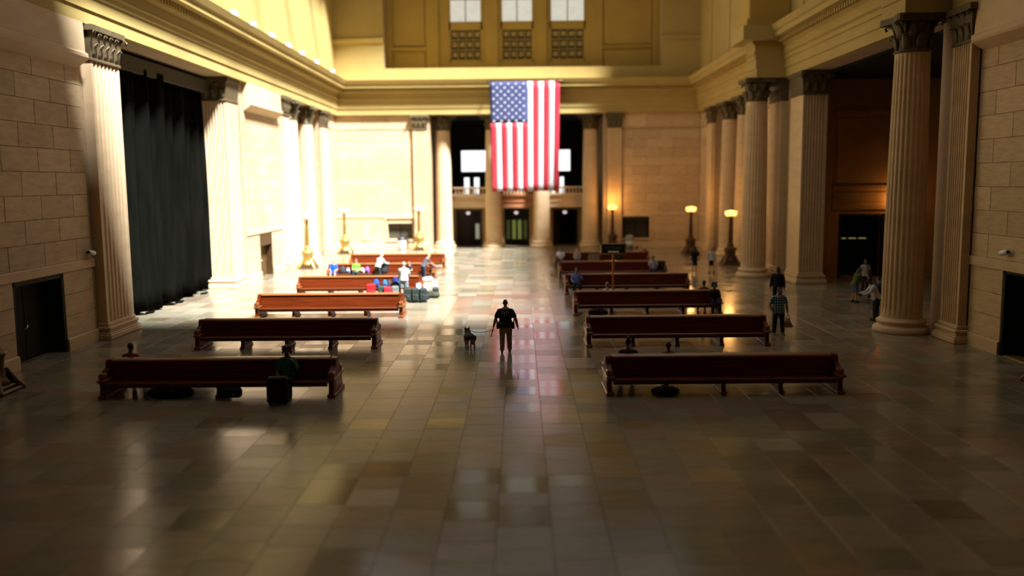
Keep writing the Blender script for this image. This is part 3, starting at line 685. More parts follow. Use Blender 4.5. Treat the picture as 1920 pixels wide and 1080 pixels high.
# ------------------------------------------------------------------ brass torcheres
def torchere(label, loc, lit, m, rz=0, group='tall brass torcheres'):
    t = thing('torchere_lamp', label, 'lamp', loc, rz, group)
    b = MB().bbox(-.62, .62, -.62, .62, 0, .12, .05).bbox(-.5, .5, -.5, .5, .12, .22, .04)
    part('base', b, BRASSD, t)
    for k in range(4):
        a = pi / 4 + k * pi / 2
        part('foot', MB().tube([(.78 * cos(a), .78 * sin(a), .06), (.62 * cos(a), .62 * sin(a), .22), (.46 * cos(a), .46 * sin(a), .5), (.42 * cos(a), .42 * sin(a), .62)], [.10, .11, .09, .06], 8), m, t)
    part('pedestal', MB().lathe([(.48, .2), (.5, .3), (.40, .42), (.36, .55), (.38, .95), (.46, 1.1), (.44, 1.16), (.34, 1.2), (.22, 1.3), (.2, 1.36), (.27, 1.42), (.17, 1.5)], 8), m, t)
    part('shaft', fluted(.155, .095, 1.48, 3.15, 10), m, t)
    part('collar', MB().lathe([(.1, 3.12), (.17, 3.18), (.1, 3.25), (.13, 3.32), (.18, 3.36)], 12), m, t)
    for k in range(8):
        a = k * pi / 4; c = (.27 * cos(a), .27 * sin(a))
        s = part('lamp_shade', MB().lathe([(.03, 3.34), (.10, 3.40), (.14, 3.52), (.15, 3.62), (.13, 3.68)], 10, (*c, 0)), GLOW if lit else MILK, t)
    part('lamp_shade', MB().lathe([(.04, 3.4), (.13, 3.46), (.18, 3.62), (.17, 3.72)], 12), GLOW if lit else MILK, t)
    if lit:
        lamp('lamp_light', 'POINT', (loc[0], loc[1], 4.0), lit, (1.0, .47, .13), shadow_soft_size=.3)
    return t
torchere('sunlit brass torchere with unlit white shades, by the left columns', (-14.7, 60.6, 0), 0, BRASS)
torchere('sunlit brass torchere with unlit white shades, in the back left corner', (-14.6, 73.2, 0), 0, BRASS)
torchere('sunlit brass torchere against the back wall, beside the white bin and the left hatch', (-8.75, 76.3, 0), 0, BRASS)
torchere('lit bronze torchere against the back wall, right of the entrance', (8.0, 76.2, 0), 180, BRASSD)
torchere('lit bronze torchere by the right columns, the farther of two', (13.5, 69.7, 0), 180, BRASSD)
torchere('lit bronze torchere by the right columns, the nearer of two', (14.4, 60.3, 0), 180, BRASSD)
torchere('bronze torchere cut by the left edge of the photo', (-15.0, 24.3, 0), 0, BRASSD)
torchere('dark bronze torchere cut by the right edge of the photo', (14.95, 24.3, 0), 0, BRASSD)
sc = thing('wall_sconce', 'glowing orange wall light in the dark lobby beside the massive column', 'lamp', (21.95, 51.9, 4.55))
part('globe', MB().lathe([(.03, -.25), (.16, -.12), (.2, .05), (.13, .22), (.03, .26)], 12), mat('orange_lit_glass', (.8, .3, .05), .4, emit=(1, .28, .03), estr=2.2), sc)
part('arm', MB().tube([(0, .1, -.5), (0, -.0, -.4), (0, 0, -.25)], .04, 6), BRASSD, sc)
lamp('lamp_light', 'POINT', (21.9, 51.4, 4.6), 60, (1, .4, .1), shadow_soft_size=.2)

# small floodlights along the cornices
for k, y in enumerate((47.5, 50.8, 54.6, 58.5, 62.0, 66.5, 72.0)):
    t = thing('floodlight', ['seventh', 'sixth', 'fifth', 'fourth', 'third', 'second', 'first'][k] + ' small white floodlight on the left cornice, counted from the back corner', 'lamp', (XL + 1.1, y, 14.5), 0, 'floodlights on the left cornice')
    part('housing', MB().bbox(-.12, .12, -.28, .28, .08, .36, .03), WHITE, t); part('bracket', MB().box(-.03, .03, -.1, .1, 0, .1), BRASSD, t)

# ------------------------------------------------------------------ benches
def end_profile():
    h = [(.66, 0), (.66, .10), (.60, .14), (.57, .3), (.60, .42), (.66, .46), (.66, .53), (.58, .56), (.55, .66), (.43, .70), (.36, .74), (.2, .80), (.15, .96), (.10, 1.0)]
    return [(-y, z) for y, z in h] + [(y, z) for y, z in h[::-1]]
def bench(label, loc, rz, group, L=6.26):
    t = thing('bench', label, 'bench', loc, rz, group); h = L / 2
    for s in (-1, 1):
        sy = lambda a: s * a
        seat = [(sy(.63), .40), (sy(.645), .435), (sy(.62), .46), (sy(.3), .435), (sy(.14), .43), (sy(.14), .39)]
        part('seat', MB().prism(seat, 'x', -h + .08, h - .08), WOODS, t)
        part('apron', MB().prism([(sy(.56), .30), (sy(.60), .30), (sy(.60), .40), (sy(.56), .40)], 'x', -h + .1, h - .1), WOOD, t)
        for a, b in ((-h + .08, -.03), (.03, h - .08)):
            part('back_panel', MB().prism([(sy(.20), .43), (sy(.235), .43), (sy(.13), .96), (sy(.09), .96)], 'x', a, b), WOOD, t)
        part('stile', MB().prism([(sy(.2), .43), (sy(.245), .43), (sy(.14), .96), (sy(.09), .96)], 'x', -.03, .03), WOOD, t)
    part('top_rail', MB().prism([(-.17, .94), (-.19, .97), (-.17, 1.0), (-.08, 1.03), (.08, 1.03), (.17, 1.0), (.19, .97), (.17, .94)], 'x', -h + .12, h - .12), WOODT, t)
    for s in (-1, 1):
        e = part('end_panel', MB().prism(end_profile(), 'x', s * h - .07, s * h + .07), WOOD, t)
        part('molding', MB().bbox(s * h - .1, s * h + .13, -.7, .7, .46, .54, .02), WOODT, e)
        part('foot', MB().bbox(s * h - .1, s * h + .12, -.69, .69, 0, .1, .02), WOODT, e)
        part('carved_panel', MB().bbox(s * h - .085 if s < 0 else s * h + .05, s * h - .05 if s < 0 else s * h + .085, -.42, .42, .16, .4, .012), WOODT, e)
        for q in (-1, 1): part('arm_block', MB().bbox(s * h - .09, s * h + .09, q * .5 - .13, q * .5 + .13, .54, .7, .03), WOODT, e)
    for x in (-h / 2, 0, h / 2):
        l = part('leg', MB().prism([(-.5, 0), (.5, 0), (.47, .12), (.42, .2), (.48, .3), (.52, .40), (-.52, .40), (-.48, .3), (-.42, .2), (-.47, .12)], 'x', x - .06, x + .06), WOOD, t)
        part('foot', MB().bbox(x - .085, x + .085, -.54, .54, 0, .07, .015), WOODT, l)
    return t
ROWS = [23.4, 30.5, 37.6, 44.8, 52.0, 59.0]
BXL, BXR, BD = -8.32, 5.53, .66
ordn = ['nearest', 'second', 'third', 'fourth', 'fifth', 'farthest']
extra_l = ['nearest left bench, dark against the floor, with a black suitcase before it', 'dark left bench in the second row, empty, behind the nearest one', 'empty sunlit orange left bench in front of the row of luggage', 'sunlit left bench with the bags and suitcases lined up in front of it', 'sunlit left bench on which the boy in blue and others sit', 'empty sunlit left bench nearest the back wall']
extra_r = ['nearest right bench, black against the floor, with two heads showing above its back', 'empty black right bench beside the man in the plaid shirt', 'dark right bench with heads above its back and bags beneath, third from the front', 'right bench where the man in the blue shirt sits alone', 'right bench with one man in a pale shirt near its far right end', 'right bench nearest the back wall, people at both ends']
b0 = bench(extra_l[0], (BXL, ROWS[0] + BD, 0), 0.004, 'benches on the left of the aisle')
for k in range(1, 6): tree_copy(b0, (BXL, ROWS[k] + BD, 0), 0.0, extra_l[k])
for k in range(6): tree_copy(b0, (BXR, ROWS[k] + BD + (.25 if k > 1 else 0), 0), 0.004, extra_r[k], 'benches on the right of the aisle')

# ------------------------------------------------------------------ sign on its post, bins, cameras
sg = thing('post_sign', 'framed dark sign on an orange wooden post between the right benches', 'sign', (4.52, 42.6, 0))
part('post', MB().bbox(-.05, .05, -.05, .05, .06, 2.28, .01), mat('orange_varnished_post', (.42, .14, .02), .4, noise=.3), sg)
part('base', MB().lathe([(.3, 0), (.3, .03), (.1, .07), (.06, .1)], 16), BRASSD, sg)
bd_ = part('board', MB().bbox(-.58, .58, -.05, .05, 2.3, 2.76, .01), DOORB, sg)
part('frame', MB().box(-.62, .62, -.07, .07, 2.26, 2.33).box(-.62, .62, -.07, .07, 2.74, 2.80).box(-.62, -.55, -.07, .07, 2.3, 2.78).box(.55, .62, -.07, .07, 2.3, 2.78), BRASS, sg)
part('strip', MB().box(-.26, .26, -.062, -.045, 2.36, 2.43), WHITE, bd_)['label'] = 'pale lettered strip along the bottom of the sign'
def text(body, size, m, parent, loc, rot, name='lettering'):
    c = bpy.data.curves.new(name, 'FONT'); c.body = body; c.size = size; c.align_x = 'CENTER'; c.extrude = .001; c.materials.append(m)
    o = bpy.data.objects.new(name + '_raw', c); COL.objects.link(o); dg = bpy.context.evaluated_depsgraph_get(); dg.update()
    me = bpy.data.meshes.new_from_object(o.evaluated_get(dg)); bpy.data.objects.remove(o); bpy.data.curves.remove(c)
    if not me.materials: me.materials.append(m)
    return link(name, me, None, parent, loc, rot)
text('TO TRAINS', .16, mat('dim_sign_lettering', (.16, .17, .14), .6), bd_, (0, -.056, 2.52), (pi / 2, 0, 0))
def bin_(label, loc, m, top):
    t = thing('trash_bin', label, 'bin', loc)
    part('body', MB().lathe([(.3, 0), (.33, .03), (.36, .5), (.37, .82), (.34, .85)], 20), m, t)
    part('lid', MB().lathe([(.39, .84), (.4, .9), (.33, 1.05), (.2, 1.14), (.05, 1.17)], 20), top, t)
    part('label_band', MB().lathe([(.365, .3), (.37, .32), (.375, .6), (.37, .62)], 20), cloth((.62, .68, .74)), t)
    part('foot_ring', MB().lathe([(.31, 0), (.335, .01), (.335, .05), (.31, .06)], 20), BLACKP, t)
bin_('white litter bin with a black lid below the left hatch', (-10.3, 76.4, 0), WHITE, BLACKP)
bin_('grey litter bin below the right hatch', (9.5, 76.2, 0), GREYP, GREYP)
for lab, x, y, s, z in (('small white surveillance camera on the left wall beside the pilaster', XL, 32.3, 1, 3.35), ('small surveillance camera on the right wall above the door', XR, 28.3, -1, 3.4)):
    t = thing('surveillance_camera', lab, 'camera', (x, y, z), 0, 'wall cameras')
    part('bracket', MB().tube([(0, 0, 0), (s * .14, 0, .0)], .05, 8), BRASSD, t)
    part('housing', MB().tube([(s * .16, -.12, .02), (s * .18, .14, -.03)], .09, 10), WHITE, t)
    part('lens', MB().tube([(s * .155, -.19, .035), (s * .157, -.15, .03)], .06, 8), BLACKP, t)
pq = thing('wall_plaque', 'faint pale plaque on the sunlit back wall, left of the hatch', 'plaque', (-13.55, YB, 1.6))
part('plate', MB().bbox(-.28, .28, -.05, .02, -.75, .75, .02), mat('plaque_stone', (.55, .42, .25), .6), pq)
part('border', MB().box(-.32, .32, -.06, .02, .72, .8).box(-.32, .32, -.06, .02, -.8, -.72).box(-.32, -.26, -.06, .02, -.75, .75).box(.26, .32, -.06, .02, -.75, .75), SMOOTH, pq)

# ------------------------------------------------------------------ people
HAIRM = {}
def hairmat(c):
    if c not in HAIRM: HAIRM[c] = mat('hair_%d' % len(HAIRM), c, .6, noise=.35, scale=30)
    return HAIRM[c]
BLK, GRY, BRN, BLD, RED_ = (.012, .010, .008), (.45, .44, .42), (.06, .03, .015), (.42, .30, .13), (.20, .07, .03)
def person(label, loc, rz, h=1.75, sit=None, lean=0, turn=0, nod=0, bulk=1.0, skin=SKIN, hair=BRN, style='short',
           armL=((-.25, 0, -1), (-.1, .15, -1)), armR=((.25, 0, -1), (.1, .15, -1)), legL=None, legR=None,
           top=(.3, .3, .3), sleeve='short', bottom='trousers', bcol=(.03, .03, .05), shoe=(.02, .02, .02), topm=None, vox=.013, fingers=True, curl=.6, untuck=.10, group=None, dress=None):
    k = h / 1.75
    t = thing('person', label, 'person', loc, rz, group)
    V = lambda x, y, z: Vector((x, y, z)) * k
    if sit:
        legL = legL or ((-.12, 1, -.03), (-.03, .05, -1)); legR = legR or ((.12, 1, -.03), (.03, .05, -1))
        Pz = (sit + .085) / k
    else:
        legL = legL or ((-.04, .03, -1), (-.02, -.03, -1)); legR = legR or ((.04, .03, -1), (.02, -.03, -1)); Pz = 0
    TH, SH = .435, .42
    def legpts(d, s):
        a = Vector((s * .092 * min(bulk, 1.1), 0, -.03)); b = a + Vector(d[0]).normalized() * TH; c = b + Vector(d[1]).normalized() * SH; return a, b, c
    L, R = legpts(legL, -1), legpts(legR, 1)
    if not sit: Pz = .075 - min(L[2].z, R[2].z)
    P = Vector((0, 0, Pz)); ra = radians(lean)
    def T(x, y, z): return (P + Vector((x, y * cos(ra) + z * sin(ra), z * cos(ra) - y * sin(ra)))) * k
    B = k * bulk
    up = (0, cos(ra), -sin(ra))
    tz = [(-.07, .155, .115), (.03, .15, .11), (.15, .138, .10), (.30, .16, .112), (.42, .165, .105), (.49, .12, .085)]
    def torso(mb, add, z0=-.07, z1=.5):
        pts = []; rr = []
        for z, rx, ry in tz:
            if z0 - .001 <= z <= z1: pts.append(T(0, 0, z)); rr.append((rx * B + add, ry * B + add))
        mb.tube(pts, rr, 16, up=up)
    Hd = T(0, .03, .70); tn = Matrix.Rotation(radians(turn), 3, 'Z') @ Matrix.Rotation(radians(-nod - lean * .5), 3, 'X')
    def HP(x, y, z): return Hd + tn @ (Vector((x, y, z)) * k)
    sh = {-1: T(-.185 * (bulk * .6 + .4), 0, .44), 1: T(.185 * (bulk * .6 + .4), 0, .44)}
    arms = {}
    for s, d in ((-1, armL), (1, armR)):
        e = sh[s] + Vector(d[0]).normalized() * .30 * k; w = e + Vector(d[1]).normalized() * .26 * k; arms[s] = (sh[s], e, w, Vector(d[1]).normalized())
    legs = {-1: [(P + q) * k for q in L], 1: [(P + q) * k for q in R]}
    # --- the body, one surface
    b = MB(); torso(b, 0)
    b.tube([T(0, 0, .46), T(0, .01, .53), HP(0, -.015, -.06)], [.062 * k, .054 * k, .055 * k], 10)
    b.ball(HP(0, -.005, .025), (.076 * k, .094 * k, .098 * k), 16, 12); b.ball(HP(0, .03, -.05), (.058 * k, .066 * k, .068 * k), 12, 8)
    b.ball(HP(0, .072, -.082), .026 * k, 8, 6)
    b.tube([HP(0, .088, .022), HP(0, .112, -.022), HP(0, .098, -.03)], [.012 * k, .017 * k, .014 * k], 6)
    b.tube([HP(-.04, .082, .036), HP(0, .094, .04), HP(.04, .082, .036)], .012 * k, 6)
    for s in (-1, 1): b.ball(HP(s * .079, -.005, -.005), (.014 * k, .024 * k, .034 * k), 8, 6)
    for s in (-1, 1):
        a, e, w, fd = arms[s]
        b.tube([a, a.lerp(e, .35), a.lerp(e, .75), e, e.lerp(w, .3), e.lerp(w, .75), w], [r * k * (bulk * .7 + .3) for r in (.056, .053, .046, .041, .044, .034, .028)], 10)
        side = Vector((0, 1, 0)) - fd * fd.y
        if side.length < .3: side = Vector((0, 0, 1)) - fd * fd.z
        side.normalize(); nrm = fd.cross(side) * -s      # thumb side, palm normal towards the body
        if nrm.x * s > 0 and abs(fd.z) > .5: nrm = -nrm
        pe = w + fd * .085 * k
        b.tube([w, w + fd * .03 * k, w + fd * .065 * k, pe], [(.030 * k, .024 * k), (.037 * k, .02 * k), (.042 * k, .019 * k), (.040 * k, .016 * k)], 10, up=nrm)
        if fingers:
            for q, ln in enumerate((.074, .083, .077, .06)):
                o = side * (.032 - .0215 * q) * k; f0 = w + fd * .06 * k + o; f1 = pe + o * 1.12
                d1 = (fd + nrm * curl * .5 + side * (.10 - .07 * q)).normalized(); d2 = (fd + nrm * curl * 1.6).normalized()
                f2 = f1 + d1 * ln * .5 * k; b.tube([f0, f1, f2, f2 + d2 * ln * .5 * k], [.0095 * k, .0095 * k, .0088 * k, .0075 * k], 6)
            th = w + fd * .03 * k + side * .026 * k; t1 = th + (fd * .7 + side * .8 + nrm * .2).normalized() * .038 * k
            b.tube([w + fd * .02 * k, th, t1, t1 + (fd + side * .15 + nrm * .5).normalized() * .032 * k], [.012 * k, .012 * k, .0105 * k, .009 * k], 6)
    for s in (-1, 1):
        h_, kn, an = legs[s]; fwd = Vector((0, 1, 0))
        b.tube([h_, h_.lerp(kn, .3), h_.lerp(kn, .75), kn, kn.lerp(an, .3), kn.lerp(an, .7), an], [r * k * (bulk * .6 + .4) for r in (.088, .084, .064, .055, .057, .042, .036)], 12)
        b.tube([an + Vector((0, -.045, -.03)) * k, an + Vector((0, .05, -.035)) * k, an + Vector((s * .01, .16, -.05)) * k], [(.034 * k, .04 * k), (.04 * k, .036 * k), (.036 * k, .02 * k)], 8)
    link('body', fuse(b, vox if not fingers or vox < .01 else min(vox, .0105), 'body', 1), skin, t)
    for s in (-1, 1): part('eye', MB().ball(HP(s * .033, .083, .018), .011 * k, 8, 6), EYE, t)
    part('mouth', MB().tube([HP(-.024, .088, -.052), HP(0, .098, -.052), HP(.024, .088, -.052)], .0075 * k, 6), LIP, t)
    # --- hair
    hb = MB()
    if style == 'shaved':
        hb.ball(HP(0, -.012, .034), (.079 * k, .095 * k, .098 * k), 16, 12)
    elif style:
        hb.ball(HP(0, -.02, .04), (.088 * k, .10 * k, .10 * k), 16, 12)
        if style in ('long', 'bob'):
            ln = .30 if style == 'long' else .14
            hb.tube([HP(0, -.045, .02), HP(0, -.075, -.08), HP(0, -.085, -.06 - ln)], [(.09 * k, .06 * k), (.10 * k, .05 * k), (.09 * k, .035 * k)], 12, up=tn @ Vector((0, 1, 0)))
        if style == 'bun': hb.ball(HP(0, -.06, .15), .055 * k, 10, 8)
        if style == 'curly':
            hb.ball(HP(0, -.045, .055), (.12 * k, .105 * k, .11 * k), 14, 10)
            for q in [q for q in range(26) if sin(q * 2.4) < .35 or sin(q * 1.7) > .7]: hb.ball(HP(.11 * cos(q * 2.4), -.03 + .1 * sin(q * 2.4), .03 + .09 * sin(q * 1.7)), .035 * k, 8, 6)
    if hb.v: link('hair', fuse(hb, .012, 'hair', 1), hairmat(hair), t)
    # --- clothes
    sc = (bulk * .7 + .3) * k
    c = MB(); pad = .017
    pts = []; rr = []
    for z, rx, ry in [(-untuck, .178, .138), (-.02, .174, .134), (.05, .168, .128), (.11, .160, .120), (.17, .150, .112)] + tz[3:5] + [(.465, .135, .092), (.505, .088, .078)]:
        pts.append(T(0, 0, z)); rr.append((rx * B + pad, ry * B + pad))
    c.tube(pts, rr, 18, up=up, caps=False)
    c.tube([T(-.15 * (bulk * .6 + .4), 0, .455), T(.15 * (bulk * .6 + .4), 0, .455)], .058 * sc + pad * .6, 10)
    for s in (-1, 1): c.tube([T(s * .145, 0, .45), T(s * .04, .0, .50)], [.052 * sc + .01, .045 * sc + .01], 10)
    for s in (-1, 1):
        a, e, w, fd = arms[s]; a2 = T(s * .10, 0, .435)
        if sleeve == 'long': c.tube([a2, a, a.lerp(e, .5), e, e.lerp(w, .5), e.lerp(w, .96)], [.068 * sc, .073 * sc, .066 * sc, .058 * sc, .054 * sc, .045 * sc], 12, caps=False)
        elif sleeve == 'short': c.tube([a2, a, a.lerp(e, .4), a.lerp(e, .78)], [.066 * sc, .07 * sc, .067 * sc, .066 * sc], 12, caps=False)
    link('shirt' if not dress else 'dress', fuse(c, .014, 'shirt', 1), topm or cloth(top), t)
    g = MB()
    if bottom in ('trousers', 'shorts'):
        g.tube([T(0, 0, .10), T(0, 0, 0), T(0, 0, -.09)], [(.150 * B + .012, .115 * B + .012), (.158 * B + .014, .12 * B + .014), (.14 * B + .012, .11 * B + .012)], 16, up=up)
        for s in (-1, 1):
            h_, kn, an = legs[s]; q = (bulk * .6 + .4) * k
            if bottom == 'trousers': g.tube([h_, h_.lerp(kn, .4), kn, kn.lerp(an, .4), kn.lerp(an, .97)], [.104 * q, .097 * q, .078 * q, .074 * q, .066 * q], 12, caps=False)
            else: g.tube([h_, h_.lerp(kn, .5), h_.lerp(kn, .92)], [.106 * q, .108 * q, .106 * q], 12, caps=False)
    elif bottom == 'skirt':
        e = (legs[-1][1] + legs[1][1]) / 2; a0 = T(0, 0, .1); m_ = (P + Vector((0, 0, -.05))) * k
        e2 = e + Vector((0, 0, 0)); g.tube([a0, m_, m_.lerp(e2, .5), e2.lerp(m_, .04)], [(.15 * B + .012, .115 * B + .012), (.168 * B + .012, .13 * B + .012), (.175 * B, .145 * B), (.18 * B, .15 * B)], 16, up=(0, 1, 0) if not sit else (0, 0, 1), caps=False)
    if g.v: link(bottom, fuse(g, .014, bottom, 1), bcol if not isinstance(bcol, tuple) else cloth(bcol), t)
    for s in (-1, 1):
        an = legs[s][2]
        f = MB().tube([an + Vector((0, -.055, -.03)) * k, an + Vector((0, .05, -.034)) * k, an + Vector((s * .01, .14, -.042)) * k, an + Vector((s * .012, .185, -.05)) * k], [(.042 * k, .043 * k), (.048 * k, .042 * k), (.046 * k, .032 * k), (.036 * k, .022 * k)], 10)
        f.tube([an + Vector((0, -.005, -.03)) * k, an + Vector((0, -.008, .035)) * k], .047 * k, 10)
        link('shoe', fuse(f, .012, 'shoe', 1), cloth(shoe, .5), t)
    t_info = dict(T=T, HP=HP, arms=arms, legs=legs, k=k, B=B)
    return t, t_info

# camouflage-like olive trousers of the handler
CAMO = mat('olive_khaki_cloth', (.36, .27, .085), .9, noise=.5, scale=7, color2=(.20, .18, .08))
off, I = person('police dog handler in a black shirt and khaki trousers walking away down the aisle', (-.52, 29.7, 0), 0, 1.79, bulk=1.28, skin=SKINM, hair=BLK, style='shaved',
    armL=((-.42, .05, -1), (-.26, .12, -1)), armR=((.46, -.02, -1), (.24, .18, -1)), legL=((-.02, -.10, -1), (-.02, -.22, -1)), legR=((.05, .14, -1), (.03, -.06, -1)),
    top=(.012, .012, .012), bcol=CAMO, shoe=(.03, .022, .012), vox=.0095, untuck=.10, nod=8)
T = I['T']; B = I['B']
shirt = [c for c in bpy.data.objects if c.parent == off and c.name.startswith('shirt')][0]
pm = mat('white_shirt_print', (.75, .78, .7), .7)
text('POLICE', .085, pm, shirt, (0, -.122 * B - .028, T(0, 0, .40).z), (pi / 2, 0, 0), 'shirt_print')
text('K-9', .075, pm, shirt, (0, -.118 * B - .03, T(0, 0, .325).z), (pi / 2, 0, 0), 'shirt_print')
z0 = T(0, 0, .03).z
part('belt', MB().lathe([(.158 * B + .02, z0 - .03), (.162 * B + .028, z0 - .025), (.162 * B + .028, z0 + .025), (.158 * B + .02, z0 + .03)], 28, sy=.80), BLACKP, off)
for s in (-1, 1):
    x = s * (.162 * B + .055)
    q = part('holster', MB().bbox(x - .045, x + .045, -.07, .06, z0 - .19, z0 + .05, .02), BLACKP, off)
    part('grip', MB().tube([(x + s * .01, -.03, z0 + .03), (x + s * .02, -.06, z0 + .13)], .02, 8), BLACKP, q)
part('pouch', MB().bbox(-.20, -.10, -.125 * B - .09, -.125 * B - .02, z0 - .06, z0 + .05, .015), BLACKP, off)
part('radio', MB().bbox(.12, .19, -.125 * B - .08, -.125 * B - .01, z0 - .08, z0 + .08, .012), BLACKP, off)
# ------------------------------------------------------------------ the dog
DOGM = bpy.data.materials.new('shepherd_coat'); DOGM.use_nodes = True; nt = DOGM.node_tree
tc = nt.nodes.new('ShaderNodeTexCoord'); sp = nt.nodes.new('ShaderNodeSeparateXYZ'); nz = nt.nodes.new('ShaderNodeTexNoise'); nz.inputs['Scale'].default_value = 14
ad = nt.nodes.new('ShaderNodeMath'); ad.operation = 'MULTIPLY_ADD'; ad.inputs[1].default_value = .28
rp = nt.nodes.new('ShaderNodeValToRGB'); e = rp.color_ramp.elements; e[0].position = .42; e[0].color = (.30, .16, .055, 1); e[1].position = .60; e[1].color = (.014, .011, .008, 1)
nt.links.new(tc.outputs['Object'], sp.inputs[0]); nt.links.new(tc.outputs['Object'], nz.inputs['Vector'])
nt.links.new(nz.outputs['Fac'], ad.inputs[0]); nt.links.new(sp.outputs['Z'], ad.inputs[2]); nt.links.new(ad.outputs[0], rp.inputs[0])
nt.links.new(rp.outputs[0], nt.nodes['Principled BSDF'].inputs['Base Color']); nt.nodes['Principled BSDF'].inputs['Roughness'].default_value = .8
dog = thing('dog', 'german shepherd with black back and tan legs walking on a leash beside the handler', 'dog', (-1.82, 30.65, 0), radians(16))
dog.scale = (1.05, .85, .82)
b = MB()
b.tube([(0, -.34, .53), (0, -.22, .54), (0, -.05, .53), (0, .14, .51), (0, .27, .52)], [(.10, .11), (.118, .135), (.105, .12), (.12, .155), (.105, .14)], 14, up=(0, 0, 1))
b.tube([(0, .2, .56), (0, .32, .63), (0, .40, .70)], [(.10, .13), (.085, .11), (.072, .085)], 12)
b.tube([(0, .36, .72), (0, .45, .73), (0, .50, .715)], [.072, .076, .058], 12); b.tube([(0, .48, .705), (0, .56, .685), (0, .62, .675)], [.045, .036, .030], 10)
for s in (-1, 1):
    b.tube([(s * .045, .40, .76), (s * .058, .39, .82), (s * .062, .385, .885)], [(.034, .016), (.026, .012), (.006, .006)], 8, up=(0, 1, 0))
    b.tube([(s * .075, .2, .48), (s * .085, .17, .36), (s * .08, .19, .22), (s * .08, .20 + s * .05, .09), (s * .08, .21 + s * .06, .03)], [.062, .048, .034, .026, .027], 10)
    b.tube([(s * .08, .20 + s * .05, .03), (s * .08, .27 + s * .06, .024)], [.032, .026], 8)
    y = -s * .05
    b.tube([(s * .07, -.27, .50), (s * .085, -.20 + y, .40), (s * .085, -.15 + y, .31)], [.10, .078, .052], 10)
    b.tube([(s * .085, -.15 + y, .31), (s * .085, -.27 + y, .235), (s * .085, -.35 + y, .19)], [.05, .036, .026], 10)
    b.tube([(s * .085, -.35 + y, .19), (s * .085, -.335 + y, .09), (s * .085, -.32 + y, .03)], [.027, .023, .026], 8); b.tube([(s * .085, -.33 + y, .028), (s * .085, -.25 + y, .022)], [.031, .025], 8)
b.tube([(0, -.40, .56), (.01, -.47, .46), (.02, -.50, .33), (.03, -.48, .20)], [.04, .045, .05, .02], 10)
b.v = [(x * 1.2, y, z * .96) for x, y, z in b.v]
link('body', fuse(b, .010, 'dog_body', 2), DOGM, dog)
part('collar', MB().tube([(.095 * cos(a), .315 + .05 * sin(a), .635 + .105 * sin(a) * .9) for a in [i * pi / 8 for i in range(17)]], .014, 6, caps=False), BLACKP, dog)
part('nose', MB().ball((0, .645, .68), .018, 8, 6), BLACKP, dog)
for s in (-1, 1): part('eye', MB().ball((s * .04, .505, .745), .012, 8, 6), BLACKP, dog)
# the leash, from the handler's left hand to the collar
w = I['arms'][-1][2] + I['arms'][-1][3] * .09; hx = Vector((-.52, 29.7, 0)) + w
cx = Vector((-1.82, 30.65, 0)) + Matrix.Rotation(radians(16), 3, 'Z') @ Vector((.08, .26, .57))
pts = [cx.lerp(hx, q / 8) + Vector((0, 0, -.10 * 4 * (q / 8) * (1 - q / 8))) for q in range(9)]
ls = thing('leash', 'thin dark leash between the dog and its handler', 'leash', hx)
part('strap', MB().tube([p - hx for p in pts], .009, 6), BLACKP, ls)
part('grip', MB().tube([(0, 0, .03), (-.03, -.02, -.10), (-.075, -.03, -.26)], [.014, .017, .014], 8), BLACKP, ls)
part('clip', MB().ball(pts[0] - hx, .02, 8, 6), CHROME, ls)

# ------------------------------------------------------------------ everybody else
PLAID = bpy.data.materials.new('teal_plaid_cloth'); PLAID.use_nodes = True; nt = PLAID.node_tree
tc = nt.nodes.new('ShaderNodeTexCoord'); sp = nt.nodes.new('ShaderNodeSeparateXYZ'); nt.links.new(tc.outputs['Object'], sp.inputs[0])
fac = []
for ax_, fq in (('X', 78), ('Z', 66)):
    q = nt.nodes.new('ShaderNodeMath'); q.operation = 'MULTIPLY'; q.inputs[1].default_value = fq; nt.links.new(sp.outputs[ax_], q.inputs[0])
    s_ = nt.nodes.new('ShaderNodeMath'); s_.operation = 'SINE'; nt.links.new(q.outputs[0], s_.inputs[0])
    g_ = nt.nodes.new('ShaderNodeMath'); g_.operation = 'GREATER_THAN'; g_.inputs[1].default_value = .1; nt.links.new(s_.outputs[0], g_.inputs[0]); fac.append(g_)
sm_ = nt.nodes.new('ShaderNodeMath'); sm_.operation = 'ADD'; nt.links.new(fac[0].outputs[0], sm_.inputs[0]); nt.links.new(fac[1].outputs[0], sm_.inputs[1])
mr = nt.nodes.new('ShaderNodeMath'); mr.operation = 'MULTIPLY'; mr.inputs[1].default_value = .49; nt.links.new(sm_.outputs[0], mr.inputs[0])
rp = nt.nodes.new('ShaderNodeValToRGB'); rp.color_ramp.interpolation = 'CONSTANT'; e = rp.color_ramp.elements
e[0].color = (.012, .016, .028, 1); e[1].position = .3; e[1].color = (.05, .17, .21, 1); q = e.new(.8); q.color = (.34, .50, .54, 1)
nt.links.new(mr.outputs[0], rp.inputs[0]); nt.links.new(rp.outputs[0], nt.nodes['Principled BSDF'].inputs['Base Color']); nt.nodes['Principled BSDF'].inputs['Roughness'].default_value = .85
DN = pi      # facing the camera end of the hall
pl, I2 = person('heavy man in a teal plaid shirt standing at the right bench end, facing this way', (9.68, 32.75, 0), DN + .1, 1.76, bulk=1.22, skin=SKINM, hair=BLK, topm=PLAID, bcol=(.025, .03, .045), shoe=(.10, .09, .05), vox=.0095,
    armL=((-.32, -.02, -1), (-.12, .14, -1)), armR=((.42, -.20, -1), (-.30, .50, -1)), legL=((-.10, .02, -1), (-.06, 0, -1)), legR=((.10, .02, -1), (.06, 0, -1)), untuck=.14, nod=6)
hw = pl.matrix_basis @ (I2['arms'][-1][2] + I2['arms'][-1][3] * .10)
